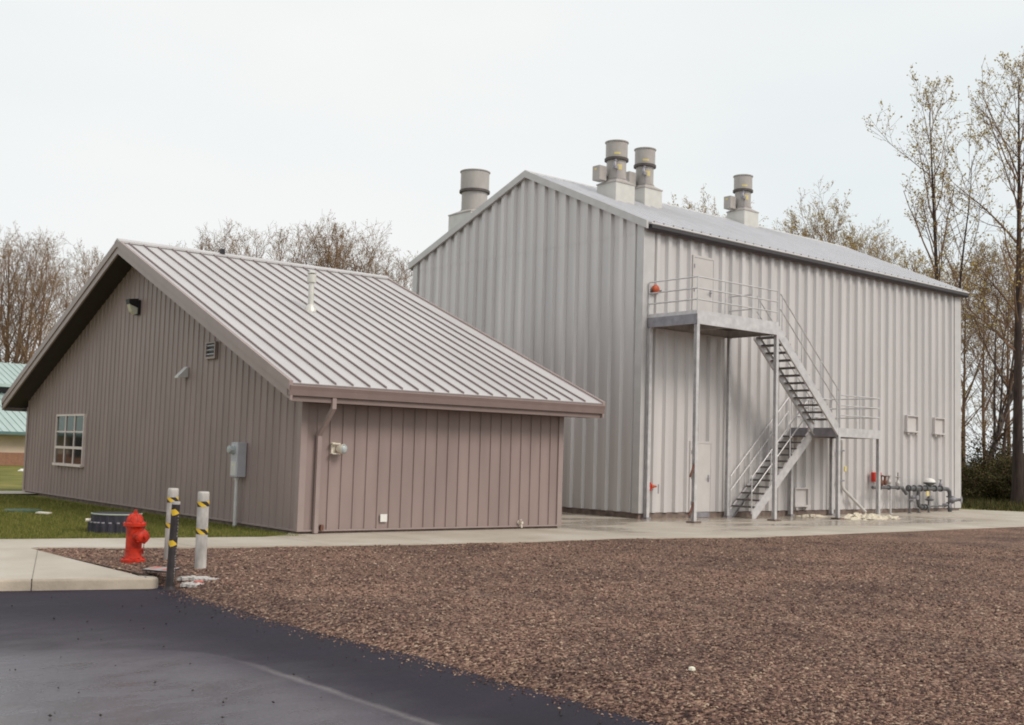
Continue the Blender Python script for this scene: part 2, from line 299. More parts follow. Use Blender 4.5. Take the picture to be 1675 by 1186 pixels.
# ------------------------------------------------------------------ mesh builder
class MB:
    def __init__(s): s.v = []; s.f = []; s.m = []; s.uv = {}
    def face(s, idx, m=0): s.f.append(tuple(idx)); s.m.append(m)
    def quad(s, a, b, c, d, m=0):
        n = len(s.v); s.v += [tuple(a), tuple(b), tuple(c), tuple(d)]; s.face((n, n + 1, n + 2, n + 3), m)
    def tri(s, a, b, c, m=0):
        n = len(s.v); s.v += [tuple(a), tuple(b), tuple(c)]; s.face((n, n + 1, n + 2), m)
    def box(s, x0, x1, y0, y1, z0, z1, m=0):
        n = len(s.v)
        s.v += [(x0, y0, z0), (x1, y0, z0), (x1, y1, z0), (x0, y1, z0), (x0, y0, z1), (x1, y0, z1), (x1, y1, z1), (x0, y1, z1)]
        for f in ((0, 3, 2, 1), (4, 5, 6, 7), (0, 1, 5, 4), (1, 2, 6, 5), (2, 3, 7, 6), (3, 0, 4, 7)): s.face([n + i for i in f], m)
    def bbox(s, x0, x1, y0, y1, z0, z1, b=.01, m=0):
        # box with chamfered edges
        P = []
        for dx, dy, dz in ((b, b, 0), (b, 0, b), (0, b, b)): pass
        xs, ys, zs = (x0, x1), (y0, y1), (z0, z1); n = len(s.v); ids = {}
        for i in (0, 1):
            for j in (0, 1):
                for k in (0, 1):
                    sx, sy, sz = (1 - 2 * i), (1 - 2 * j), (1 - 2 * k)
                    for ax in range(3):
                        p = [xs[i] + sx * b, ys[j] + sy * b, zs[k] + sz * b]
                        p[ax] = (xs, ys, zs)[ax][(i, j, k)[ax]]
                        ids[(i, j, k, ax)] = len(s.v); s.v.append(tuple(p))
        def F(l): s.face(l, m)
        for ax in range(3):
            o = [a for a in range(3) if a != ax]
            for e in (0, 1):
                cyc = [(0, 0), (1, 0), (1, 1), (0, 1)]
                l = []
                for u, w in cyc:
                    c = [0, 0, 0]; c[ax] = e; c[o[0]] = u; c[o[1]] = w; l.append(ids[(*c, ax)])
                F(l)
            for u in (0, 1):
                for w in (0, 1):
                    c0 = [0, 0, 0]; c0[o[0]] = u; c0[o[1]] = w; c1 = list(c0); c1[ax] = 1
                    F([ids[(*c0, o[0])], ids[(*c1, o[0])], ids[(*c1, o[1])], ids[(*c0, o[1])]])
        for i in (0, 1):
            for j in (0, 1):
                for k in (0, 1): F([ids[(i, j, k, 0)], ids[(i, j, k, 1)], ids[(i, j, k, 2)]])
    def prism(s, poly, fn, t0, t1, m=0, caps=True):
        # poly: 2D points; fn(a, b, t) -> xyz
        n = len(s.v); k = len(poly)
        s.v += [tuple(fn(a, b, t0)) for a, b in poly] + [tuple(fn(a, b, t1)) for a, b in poly]
        for i in range(k): j = (i + 1) % k; s.face((n + i, n + j, n + k + j, n + k + i), m)
        if caps: s.face([n + i for i in range(k)][::-1], m); s.face([n + k + i for i in range(k)], m)
    def tube(s, pts, r, n=8, caps=True, m=0, up=None):
        pts = [Vector(p) for p in pts]; rs = r if isinstance(r, (list, tuple)) else [r] * len(pts)
        base = len(s.v); prev = None
        for i, p in enumerate(pts):
            t = (pts[min(i + 1, len(pts) - 1)] - pts[max(i - 1, 0)]).normalized()
            if prev is None:
                a = Vector((0, 0, 1)) if abs(t.z) < .9 else Vector((1, 0, 0))
                x = t.cross(a).normalized()
            else:
                x = (prev - t * prev.dot(t)); x = x.normalized() if x.length > 1e-6 else t.orthogonal().normalized()
            prev = x; y = t.cross(x)
            for k in range(n):
                a = 2 * pi * (k + .5) / n
                q = p + (x * cos(a) + y * sin(a)) * rs[i]; s.v.append((q.x, q.y, q.z))
        for i in range(len(pts) - 1):
            for k in range(n):
                a, b = base + i * n + k, base + i * n + (k + 1) % n
                s.face((a, b, b + n, a + n), m)
        if caps:
            s.face([base + k for k in range(n)][::-1], m); e = base + (len(pts) - 1) * n; s.face([e + k for k in range(n)], m)
    def lathe(s, prof, at=(0, 0, 0), axis=(0, 0, 1), n=24, m=0, caps=True):
        # prof: (radius, height) pairs
        ax = Vector(axis).normalized(); x = ax.orthogonal().normalized(); y = ax.cross(x); at = Vector(at); base = len(s.v)
        for r, h in prof:
            for k in range(n):
                a = 2 * pi * k / n; q = at + ax * h + (x * cos(a) + y * sin(a)) * r; s.v.append((q.x, q.y, q.z))
        for i in range(len(prof) - 1):
            for k in range(n):
                a, b = base + i * n + k, base + i * n + (k + 1) % n; s.face((a, b, b + n, a + n), m)
        if caps:
            s.face([base + k for k in range(n)][::-1], m); e = base + (len(prof) - 1) * n; s.face([e + k for k in range(n)], m)
    def bar(s, p, q, w, h, m=0, up=(0, 0, 1)):
        # rectangular bar from p to q, w sideways, h along 'up'
        p, q = Vector(p), Vector(q); t = (q - p).normalized(); sd = t.cross(Vector(up)).normalized(); u = sd.cross(t)
        c = [(-w / 2, -h / 2), (w / 2, -h / 2), (w / 2, h / 2), (-w / 2, h / 2)]; n = len(s.v)
        for e in (p, q):
            for a, b in c: r = e + sd * a + u * b; s.v.append((r.x, r.y, r.z))
        for f in ((3, 2, 1, 0), (4, 5, 6, 7), (0, 1, 5, 4), (1, 2, 6, 5), (2, 3, 7, 6), (3, 0, 4, 7)): s.face([n + i for i in f], m)

def make_mesh(name, mb, mats, smooth=None, xf=None):
    me = bpy.data.meshes.new(name)
    vs = mb.v
    if xf is not None:
        vs = [tuple(xf @ Vector(v)) for v in vs]
    me.from_pydata(vs, [], mb.f)
    for m_ in (mats if isinstance(mats, (list, tuple)) else [mats]): me.materials.append(m_)
    if any(mb.m): me.polygons.foreach_set('material_index', mb.m)
    if mb.uv:
        ul = me.uv_layers.new(name='UVMap')
        for p in me.polygons:
            if p.index in mb.uv:
                for li, u in zip(p.loop_indices, mb.uv[p.index]): ul.data[li].uv = u
    me.update()
    import bmesh
    if smooth is None or smooth is not False:
        if len(mb.f) < 60000:
            bm = bmesh.new(); bm.from_mesh(me); bmesh.ops.recalc_face_normals(bm, faces=bm.faces); bm.to_mesh(me); bm.free()
    if smooth:
        me.polygons.foreach_set('use_smooth', [True] * len(me.polygons))
        me.set_sharp_from_angle(angle=radians(smooth))
    return me

def tag(o, label=None, cat=None, group=None, kind=None):
    if label: o['label'] = label
    if cat: o['category'] = cat
    if group: o['group'] = group
    if kind: o['kind'] = kind
    return o

class Thing:
    """An Empty at the thing's base; parts are given in world coordinates (or local=True) and become children."""
    def __init__(s, name, label, cat, loc=(0, 0, 0), rz=0.0, group=None):
        o = bpy.data.objects.new(name, None); COL.objects.link(o); o.empty_display_size = .2
        o.location = loc; o.rotation_euler = (0, 0, rz); tag(o, label, cat, group)
        s.o = o; s.inv = (Matrix.Translation(loc) @ Matrix.Rotation(rz, 4, 'Z')).inverted()
    def part(s, name, mb, m, parent=None, local=False, smooth=None, label=None):
        me = make_mesh(name, mb, m, smooth, None if local else s.inv)
        o = bpy.data.objects.new(name, me); COL.objects.link(o); o.parent = parent or s.o
        if label: o['label'] = label
        return o

def single(name, mb, m, label, cat, loc=(0, 0, 0), group=None, smooth=None, kind=None):
    """A thing that is one mesh, given in world coordinates, with its origin at loc."""
    me = make_mesh(name, mb, m, smooth, Matrix.Translation(loc).inverted())
    o = bpy.data.objects.new(name, me); COL.objects.link(o); o.location = loc
    return tag(o, label, cat, group, kind)

def copy_tree(o, parent=None):
    c = o.copy(); COL.objects.link(c)
    if parent: c.parent = parent
    for ch in list(o.children): copy_tree(ch, c)
    return c

def sheet(name, mb, m, kind='structure', smooth=None):
    me = make_mesh(name, mb, m, smooth); o = bpy.data.objects.new(name, me); COL.objects.link(o); o['kind'] = kind
    return o

def sst(a, b, x):
    t = max(0, min(1, (x - a) / (b - a))); return t * t * (3 - 2 * t)
def zg(x, y):
    """level of the yard: it falls 7 cm towards the silver building and rises again past it"""
    return -0.07 * sst(-7, -1.5, x) * (1 - .85 * sst(9, 18, x))

# ------------------------------------------------------------------ the setting
def fan(mb, pts, z=0.0):
    n = len(mb.v); mb.v += [(x, y, z) for x, y in pts]; mb.face(range(n, n + len(pts)))

mb = MB(); S_ = 1200
for i in range(12):
    for j in range(12):
        x0, y0 = -S_ + i * 200, -S_ + j * 200
        mb.quad((x0, y0, -.30), (x0 + 200, y0, -.30), (x0 + 200, y0 + 200, -.30), (x0, y0 + 200, -.30))
sheet('ground', mb, M['field'])

# lawn between the sidewalk and the teal roofed building, and the rough grass beyond the slab
def grid_sheet(name, m, xs, ys, zf, keep=None, skirt=None, smooth=40):
    mb = MB(); idx = {}
    for i, x in enumerate(xs):
        for j, y in enumerate(ys): idx[i, j] = len(mb.v); mb.v.append((x, y, zf(x, y)))
    for i in range(len(xs) - 1):
        for j in range(len(ys) - 1):
            cx, cy = (xs[i] + xs[i + 1]) / 2, (ys[j] + ys[j + 1]) / 2
            if keep is None or keep(cx, cy): mb.face((idx[i, j], idx[i + 1, j], idx[i + 1, j + 1], idx[i, j + 1]))
    return sheet(name, mb, m, smooth=smooth)
def arange(a, b, st):
    n = max(1, int(round((b - a) / st))); return [a + (b - a) * i / n for i in range(n + 1)]

def lawn_z(x, y):
    z = -.038 + .03 * mnoise.noise(Vector((x * .3, y * .3, 1))) * sst(-1, 4, y)
    return -.25 if (-11.5 < x < 17 and y < 13.5) else z
grid_sheet('lawn', M['grass'], arange(-60, 60, 1.5), arange(-2.9, 130, 1.5), lawn_z)
grid_sheet('woodland_floor', M['field'], arange(18, 60, 2), arange(-40, -2.9, 2), lambda x, y: -.038 if y > -7 else -.25)

# concrete: sidewalk, slab round the buildings, kerb ramp
BACK = [(-60, 6.5), (-25, -0.75), (-17.47, -2.33), (-13.1, -3.25), (-12.3, -2.75)]
FRONT = [(-17.39, -3.94), (-16.4, -4.36), (-15.2, -4.7), (-14.02, -4.95), (-12.6, -5.24), (-11.17, -5.47), (-9.4, -5.65), (-7.51, -5.75), (-4.5, -5.87), (-1.03, -5.93), (4, -5.93), (10.15, -5.92), (15, -5.95), (26, -6.0)]
def frontline(x):
    for (a, b), (c, d) in zip(FRONT, FRONT[1:]):
        if a <= x <= c: return b + (d - b) * (x - a) / (c - a)
    return FRONT[-1][1]
mb = MB()
xs = arange(-17.39, 26, .35)
def yback(x):
    if x < -13.1: return -2.33 + (x + 17.47) * (-0.92 / 4.37)
    if x < -12.3: return -3.25 + (x + 13.1) * .5 / .8
    if x < -5.8: return -2.2
    return 14.0 if x < 18.0 else 1.2 - (x - 18.0) * 1.62
prev = None
for x in xs:
    f, b = frontline(x), max(yback(x), frontline(x) + .01)
    row = []
    for k in range(9):
        y = f + (b - f) * k / 8; row.append(len(mb.v)); mb.v.append((x, y, zg(x, y)))
    low = len(mb.v); mb.v.append((x, f, zg(x, f) - .2))
    if prev:
        for k in range(8): mb.face((prev[0][k], row[k], row[k + 1], prev[0][k + 1]))
        mb.face((prev[1], low, row[0], prev[0][0]))
    prev = (row, low)
sheet('concrete_slab', mb, M['concrete'], smooth=40)

# left sidewalk / ramp pad with its kerb face towards the asphalt
K0, K1 = Vector((-17.47, -8.47, 0)), Vector((-40, -0.75, 0))
kd = (K1 - K0).normalized(); kn = Vector((kd.y, -kd.x, 0)); kn = kn if kn.y < 0 else -kn
PAD = [(-17.39, -3.94), (-17.39, -2.33), (-25, -0.75), (-40, 2.3), (K1.x, K1.y)]
mb = MB()
inner = [(-17.56, -8.30), (-17.56, -5.9), (-17.55, -4.1)]
kin = [K0 - kn * .02 + kd * .1, K1 - kn * .02]
fan(mb, [(kin[0].x, kin[0].y)] + inner + PAD[:-1] + [(kin[1].x, kin[1].y)], 0.0)
sheet('sidewalk', mb, M['concrete'])
mb = MB()     # rounded kerb
prof = [(-.02, 0), (.0, -.004), (.016, -.016), (.022, -.03), (.03, -.30)]
pth = [K0 + kd * .1, K0 + kd * .85 + kd * .3]; pth = [K0 + kd * t for t in (.1, 1.385)]
def kerbrun(t0, t1):
    n = len(mb.v)
    for t in (t0, t1):
        p = K0 + kd * t
        for o_, z in prof: q = p + kn * o_; mb.v.append((q.x, q.y, z))
    for i in range(len(prof) - 1): mb.face((n + i, n + 5 + i, n + 6 + i, n + 1 + i))
kerbrun(.1, 1.385); kerbrun(1.40, 4.4); kerbrun(4.415, 7.5); kerbrun(7.515, 24)
# kerb return round the corner and along the gravel
n = len(mb.v); arc = []
pc = K0 + kd * .1 - kn * .12
for k in range(7):
    a = k / 6 * pi / 2
    d1 = kn * cos(a) - kd * sin(a)
    arc.append((pc, d1, .12))
for p, d1, rr in arc:
    for o_, z in prof: q = p + d1 * (rr + o_); mb.v.append((q.x, q.y, z))
for k in range(6):
    for i in range(4): mb.face((n + k * 5 + i, n + k * 5 + 5 + i, n + k * 5 + 6 + i, n + k * 5 + 1 + i))
n = len(mb.v)
for p in [pc - kd * .12, Vector((-17.56, -4.1, 0)), Vector((-17.39, -3.94, 0))]:
    dd = Vector((1, 0, 0)) if p.y > -8 else -kd
    for o_, z in prof: q = p + dd * o_; mb.v.append((q.x, q.y, z))
for k in range(2):
    for i in range(4): mb.face((n + k * 5 + i, n + k * 5 + 5 + i, n + k * 5 + 6 + i, n + k * 5 + 1 + i))
n = len(mb.v)
cc = [pc] + [p + d1 * (rr - .02) for p, d1, rr in arc] + [Vector((-17.58, -8.15, 0))]
mb.v += [(q.x, q.y, .001) for q in cc]
for i in range(1, len(cc) - 1): mb.face((n, n + i, n + i + 1), 1)
mb.quad((pc.x, pc.y, .001), (-17.58, -8.10, .001), (-17.9, -8.0, .001), tuple(K0 + kd * .5 - kn * .05) [:2] + (.001,), 1)
sheet('kerb', mb, [M['kerb'], M['concrete']], smooth=50)
mb = MB()
for t in (1.3925, 4.4075, 7.5075):
    p = K0 + kd * t; w = kd * .0075
    a, b = p - w + kn * .012, p + w + kn * .012
    mb.quad((a.x, a.y, -.012), (b.x, b.y, -.012), (b.x, b.y, -.3), (a.x, a.y, -.3))
p = K0 + kd * 1.39; q = Vector((-17.9, -4.2, 0))
def strip(mb, p, q, w, z):
    t = (q - p).normalized(); s = Vector((t.y, -t.x, 0)) * w / 2
    mb.quad((p.x - s.x, p.y - s.y, z), (p.x + s.x, p.y + s.y, z), (q.x + s.x, q.y + s.y, z), (q.x - s.x, q.y - s.y, z))
strip(mb, p - kn * .01, p - kn * .01 - kn * 4.2, .007, .004)
for x in (-15.2, -13.0, -10.9, -8.6, -5.4, -2.0, 1.6, 5.2, 8.8, 12.4):
    y1 = -2.9 if x < -5.6 else -.1
    strip(mb, Vector((x, frontline(x), 0)), Vector((x + .05, min(y1, yback(x)), 0)), .008, max(zg(x, -3), zg(x + .05, -3)) + .005)
sheet('pavement_joints', mb, M['joint'])

# path far left behind the brown building
mb = MB(); fan(mb, [(-60, 13.2), (-11.0, 13.2), (-11.0, 15.0), (-60, 15.0)], .012); sheet('path', mb, M['concrete'])

# asphalt
mb = MB(); fan(mb, [(-70, 12), (-70, -60), (-17.0, -60), (-17.0, -8.2), (-17.30, -8.2)], -.13)
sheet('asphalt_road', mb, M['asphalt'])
# gravel yard: level, with a shoulder that falls to the asphalt and undulates a little
def egx(y): return -17.52 - .16 * sst(-8, -11, y) + .06 * mnoise.noise(Vector((0, y * 1.3, 3))) + .03 * mnoise.noise(Vector((0, y * 5.1, 7)))
def zgr(x, y):
    if y > -8.5 and x < -16: base = -.02
    e = egx(y)
    s = sst(e - .02, e + .9, x) if y < -8.2 else sst(-8.9, -7.9, y) if x < -16.6 else 1
    if y < -8.2: s = sst(e - .02, e + .75, x)
    else: s = max(sst(-8.75, -7.6, y), sst(e, e + .75, x))
    z0 = -.165 + .145 * s
    return z0 + zg(x, y) * .9 + .018 * mnoise.noise(Vector((x * .5, y * .5, 0))) + .012 * mnoise.noise(Vector((x * 1.7, y * 1.7, 5)))
gx = arange(-17.9, -15, .1) + arange(-15, 0, .5)[1:] + arange(0, 60, 2)[1:]
gy = arange(-60, -20, 2) + arange(-20, -3.6, .14)[1:]
grid_sheet('gravel_yard', M['gravel'], gx, gy, zgr,
           keep=lambda x, y: y < (frontline(x) + .12 if x > -17.39 else -3.94) and (x > -17.62 or y < -8.3) and x < 60)

# loose stones lying on the gravel, denser towards the camera
def stones(name, spots, m, seed):
    mb = MB(); rn = random.Random(seed)
    base = [(1, 0, 0), (-1, 0, 0), (0, 1, 0), (0, -1, 0), (0, 0, 1), (0, 0, -1)]
    tri = [(0, 2, 4), (2, 1, 4), (1, 3, 4), (3, 0, 4), (2, 0, 5), (1, 2, 5), (3, 1, 5), (0, 3, 5)]
    for x, y, z, r in spots:
        a = rn.random() * 6.28; ca, sa = cos(a), sin(a); n = len(mb.v)
        sx, sy, sz = r * rn.uniform(.7, 1.35), r * rn.uniform(.6, 1.1), r * rn.uniform(.4, .8)
        tx, ty = rn.uniform(-.35, .35), rn.uniform(-.35, .35)
        for bx, by, bz in base:
            px, py, pz = bx * sx * rn.uniform(.75, 1.2), by * sy * rn.uniform(.75, 1.2), bz * sz * rn.uniform(.8, 1.2)
            pz += tx * px + ty * py
            mb.v.append((x + px * ca - py * sa, y + px * sa + py * ca, z + pz))
        for t in tri: mb.face([n + i for i in t])
    me = make_mesh(name, mb, m, False); o = bpy.data.objects.new(name, me); COL.objects.link(o); o['kind'] = 'stuff'
    return o
rn = random.Random(11); spots = []
C0 = Vector((-23.37, -22.04))
tries = 0
while len(spots) < 64000 and tries < 1100000:
    tries += 1
    # sample by distance so the density falls off with it
    d = 7.2 + 20 * rn.random() ** 1.55; a = atan2(.761, .644) + rn.uniform(-.44, .40)
    x, y = C0.x + d * cos(a), C0.y + d * sin(a)
    if x < egx(y) - .02 or y > frontline(max(x, -17.39)) - .03 or (y > -8.5 and x < -17.5): continue
    z = zgr(x, y)
    if z < -.13 and rn.random() < .5: continue
    spots.append((x, y, z + .004, rn.choice((.006, .008, .009, .010, .012, .015, .019)) * (1.0 if d < 14 else 1.2)))
for _ in range(1500):      # stones spilled over the edge of the asphalt
    y = rn.uniform(-17.5, -8.8); x = egx(y) + .24 - abs(rn.gauss(0, .13))
    spots.append((x, y, max(-.126, zgr(x, y)), rn.choice((.005, .007, .009, .012))))
stones('gravel_stones', spots, M['stone'], 5)
spots = []
while len(spots) < 150:
    x, y = rn.uniform(-22.5, -17.3), rn.uniform(-17, -8.6)
    if x < egx(y) and (rn.random() < .22 or x > egx(y) - .35): spots.append((x, y, -.115, rn.uniform(.006, .016)))
M['dark_stone'] = mat('dark_pebble', (.03, .022, .02), .8, 0, .4, 20)
stones('scattered_pebbles', spots, M['dark_stone'], 6)

# grass blades on the visible lawn
mb = MB(); rn = random.Random(21)
M_bl = 0
while M_bl < 42000:
    d = 19 + 22 * rn.random() ** 1.4; a = atan2(.761, .644) + rn.uniform(-.02, .42)
    x, y = C0.x + d * cos(a), C0.y + d * sin(a)
    if x > -12.36 + (y + 2.8) * -.0277 * -1 * 0 + .0: continue
    if y < -2.33 + (x + 17.47) * (-0.92 / 4.37) + .04 and x > -17.47: continue
    if x <= -17.47 and y < -2.33 - (x + 17.47) * .21 + .04: continue
    if 13.1 < y < 15.1: continue
    h = rn.uniform(.018, .055); w = rn.uniform(.004, .009) * (1 + .03 * (d - 19)); an = rn.random() * 6.28
    bx, by = w * cos(an), w * sin(an); lx, ly = rn.uniform(-.03, .03), rn.uniform(-.03, .03)
    z = -.04
    mb.tri((x - bx, y - by, z), (x + bx, y + by, z), (x + lx, y + ly, z + h + .03)); M_bl += 1
me = make_mesh('grass_blades', mb, M['blade'], False); o = bpy.data.objects.new('grass_blades', me); COL.objects.link(o); o['kind'] = 'stuff'
# ------------------------------------------------------------------ ribbed sheet walls
def ribwall(mb, u0, u1, us, shape, z0, top, fn, brk=(), m=0):
    """us: start of each rib; shape: [(du, depth)...] ; fn(u, depth, z) -> xyz; top(u) -> z"""
    pts = [(u0, 0.0)]
    for u in us:
        for du, d in shape:
            if u0 < u + du < u1: pts.append((u + du, d))
    pts.append((u1, 0.0)); pts.sort(key=lambda p: p[0])
    out = []
    for (a, da), (b, db) in zip(pts, pts[1:]):
        out.append((a, da))
        for q in brk:
            if a < q < b: out.append((q, da + (db - da) * (q - a) / (b - a)))
    out.append(pts[-1])
    n = len(mb.v)
    for u, d in out: mb.v.append(tuple(fn(u, d, z0))); mb.v.append(tuple(fn(u, d, top(u))))
    for i in range(len(out) - 1): mb.face((n + 2 * i, n + 2 * i + 2, n + 2 * i + 3, n + 2 * i + 1), m)

# ------------------------------------------------------------------ the brown building
BX, BY, BR = -12.2819, -2.8441, -0.0277
LS, WS, HS, OG, OE, OB, ZR, ZE = 6.53, 17.449, 2.50, .593, .6455, .688, 6.576, 2.778
YR = WS / 2; SL = (ZR - ZE) / (YR + OE)
T_ = lambda y: ZR - SL * abs(y - YR)
bb = Thing('brown_building', 'low brown ribbed metal building with gabled standing seam roof beside the lawn', 'building', (BX, BY, 0), BR)
P = lambda name, mb, m, parent=None, **k: bb.part(name, mb, m, parent, local=True, **k)
RIB = [(0, 0), (.012, .028), (.042, .028), (.054, 0)]; RIBG = [(0, 0), (.014, .019), (.042, .019), (.056, 0)]
TH = .25
mb = MB(); ribwall(mb, 0, WS, [.02 + .29 * i for i in range(61)], RIBG, .06, lambda y: T_(y) - TH + .08, lambda u, d, z: (-d, u, z), (YR,)); P('wall', mb, M['brown'])
mb = MB(); ribwall(mb, .02, LS, [.31 + .2795 * i for i in range(22)], RIB, .07, lambda x: HS + .12, lambda u, d, z: (u, -d, z)); P('wall', mb, M['brown'])
mb = MB(); ribwall(mb, 0, WS, [.02 + .29 * i for i in range(61)], RIB, .06, lambda y: T_(y) - TH + .08, lambda u, d, z: (LS + d, u, z), (YR,)); P('wall', mb, M['brown'])
mb = MB(); ribwall(mb, 0, LS, [.1 + .28 * i for i in range(23)], RIB, .06, lambda x: HS + .12, lambda u, d, z: (u, WS + d, z)); P('wall', mb, M['brown'])
mb = MB()
for (x, y, sx, sy) in ((0, 0, 1, 1), (LS, 0, -1, 1), (0, WS, 1, -1), (LS, WS, -1, -1)):
    xs_ = sorted((x - sx * .034, x + sx * .10)); ys_ = sorted((y - sy * .034, y + sy * .012)); mb.box(*xs_, *ys_, .06, HS + .1)
    xs_ = sorted((x - sx * .034, x + sx * .012)); ys_ = sorted((y + sy * .0122, y + sy * .12)); mb.box(*xs_, *ys_, .06, HS + .1)
    P('corner_trim', mb, M['brown_trim']); mb = MB()
mb = MB(); mb.box(.03, LS - .03, .03, WS - .03, -.3, .10)
P('foundation', mb, M['found'])
# base flashing
mb = MB(); mb.box(-.036, LS + .036, -.036, -.002, .045, .075); mb.box(-.036, -.002, 0, WS, .045, .075); mb.box(LS + .002, LS + .036, 0, WS, .045, .075)
P('base_flashing', mb, M['brown_trim'])
# roof body
X0, X1 = -OG, LS + OB
mb = MB()
poly = [(-OE + .10, T_(-OE + .10)), (YR, ZR), (WS + OE - .10, T_(WS + OE - .10)), (WS + OE - .10, T_(WS + OE - .10) - TH), (YR, ZR - TH), (-OE + .10, T_(-OE + .10) - TH)]
mb.prism(poly, lambda a, b, t: (t, a, b), X0 + .02, X1 - .02)
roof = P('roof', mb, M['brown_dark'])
for y0, y1 in ((-OE + .098, -.03), (WS + .03, WS + OE - .098)):
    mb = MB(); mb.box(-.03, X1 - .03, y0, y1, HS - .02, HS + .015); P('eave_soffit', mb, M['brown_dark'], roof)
mb = MB()   # the two sheets with standing seams
for sgn in (1, -1):
    ye, yr = (-OE + .03, YR) if sgn == 1 else (WS + OE - .03, YR)
    f = lambda x, y, h: (x, y, T_(y) + h)
    mb.quad(f(X0, ye, .012), f(X1, ye, .012), f(X1, yr, .012), f(X0, yr, .012), 0)
    mb.quad(f(X0, ye, .012), f(X1, ye, .012), f(X1, ye, -.02), f(X0, ye, -.02), 1)
P('roof_sheet', mb, [M['brown_roof'], M['brown_seam']], roof)
mb = MB()
for sgn in (1, -1):
    ye, yr = (-OE + .05, YR - .08) if sgn == 1 else (WS + OE - .05, YR + .08)
    for i in range(20):
        x = X0 + .20 + .3725 * i
        if x > X1 - .05: break
        a, b = x - .011, x + .011; h = .052
        A = [(a, ye, T_(ye) + .013), (b, ye, T_(ye) + .013), (b, ye, T_(ye) + h), (a, ye, T_(ye) + h)]
        B = [(a, yr, T_(yr) + .013), (b, yr, T_(yr) + .013), (b, yr, T_(yr) + h), (a, yr, T_(yr) + h)]
        n = len(mb.v); mb.v += A + B
        for q in ((0, 1, 2, 3), (4, 7, 6, 5), (1, 5, 6, 2), (2, 6, 7, 3), (3, 7, 4, 0)): mb.face([n + i_ for i_ in q])
P('standing_seams', mb, M['brown_seam'], roof)
mb = MB()   # ridge cap
w = .17
mb.prism([(YR - w, T_(YR - w) + .03), (YR - w, T_(YR - w) + .075), (YR, ZR + .085), (YR + w, T_(YR + w) + .075), (YR + w, T_(YR + w) + .03), (YR, ZR + .04)], lambda a, b, t: (t, a, b), X0 - .05, X1 + .05)
P('ridge_cap', mb, M['brown_roof'], roof)
mb = MB(); mb.box(2.06, 2.16, YR - .14, YR - .02, T_(YR - .1) + .04, ZR + .17); P('ridge_bracket', mb, M['black'], roof)
for xa, s in ((X0, -1), (X1, 1)):
    mb = MB()
    for y0, y1 in ((-OE + .02, YR), (YR, WS + OE - .02)):
        for h0, h1, pr in ((-.125, .055, .045), (-.30, -.1252, .018)):
            xs_ = sorted((xa - s * .03, xa + s * pr))
            A = [(xs_[0], y0, T_(y0) + h0), (xs_[1], y0, T_(y0) + h0), (xs_[1], y0, T_(y0) + h1), (xs_[0], y0, T_(y0) + h1)]
            B = [(xs_[0], y1, T_(y1) + h0), (xs_[1], y1, T_(y1) + h0), (xs_[1], y1, T_(y1) + h1), (xs_[0], y1, T_(y1) + h1)]
            n = len(mb.v); mb.v += A + B
            for q in ((0, 1, 2, 3), (4, 7, 6, 5), (0, 4, 5, 1), (1, 5, 6, 2), (2, 6, 7, 3), (3, 7, 4, 0)): mb.face([n + i_ for i_ in q])
    P('rake_trim', mb, M['brown_trim'], roof)
# flue pipe through the roof
fx, fy = 2.47, 4.41; fz = T_(fy)
mb = MB(); mb.lathe([(.15, -.04), (.14, .03), (.075, .14), (.066, .14), (.066, .70)], (fx, fy, fz), n=16, caps=False)
mb.lathe([(.068, .66), (.105, .665), (.105, .84), (.09, .85), (.09, .80)], (fx, fy, fz), n=16, caps=False); mb.lathe([(.112, .875), (.112, .90), (.02, .93)], (fx, fy, fz), n=16)
for k in range(4):
    a = k * pi / 2 + .4; mb.box(fx + .085 * cos(a) - .008, fx + .085 * cos(a) + .008, fy + .085 * sin(a) - .008, fy + .085 * sin(a) + .008, fz + .8, fz + .88)
P('flue_pipe', mb, M['flue'], roof, smooth=40)
# gutter and downspout
for s, y in ((1, -OE), (-1, WS + OE)):
    mb = MB()
    pr = [(y, ZE - .012), (y - s * .012, ZE - .03), (y + s * .006, ZE - .10), (y + s * .02, ZE - .205), (y + s * .11, ZE - .205), (y + s * .13, ZE - .19), (y + s * .13, ZE - .012), (y + s * .118, ZE - .012), (y + s * .118, ZE - .19), (y + s * .03, ZE - .19), (y + s * .012, ZE - .02)]
    mb.prism(pr, lambda a, b, t: (t, a, b), X0 - .03, X1 + .03); P('gutter', mb, M['brown_gutter'])
    mb = MB(); yy = sorted((y + s * .075, y + s * .098)); mb.box(X0 + .03, X1 - .01, *yy, HS - .03, ZE - .21)
    P('eave_fascia', mb, M['brown_gutter'])
mb = MB(); dx = .33
mb.bar((dx, -.575, ZE - .2), (dx, -.575, 2.36), .085, .07, up=(0, 1, 0)); mb.bar((dx, -.585, 2.385), (dx, -.07, 1.86), .083, .068, up=(0, .7, .7)); mb.bar((dx, -.075, 1.90), (dx, -.075, .015), .085, .072, up=(0, 1, 0))
P('downspout', mb, M['brown_trim'])
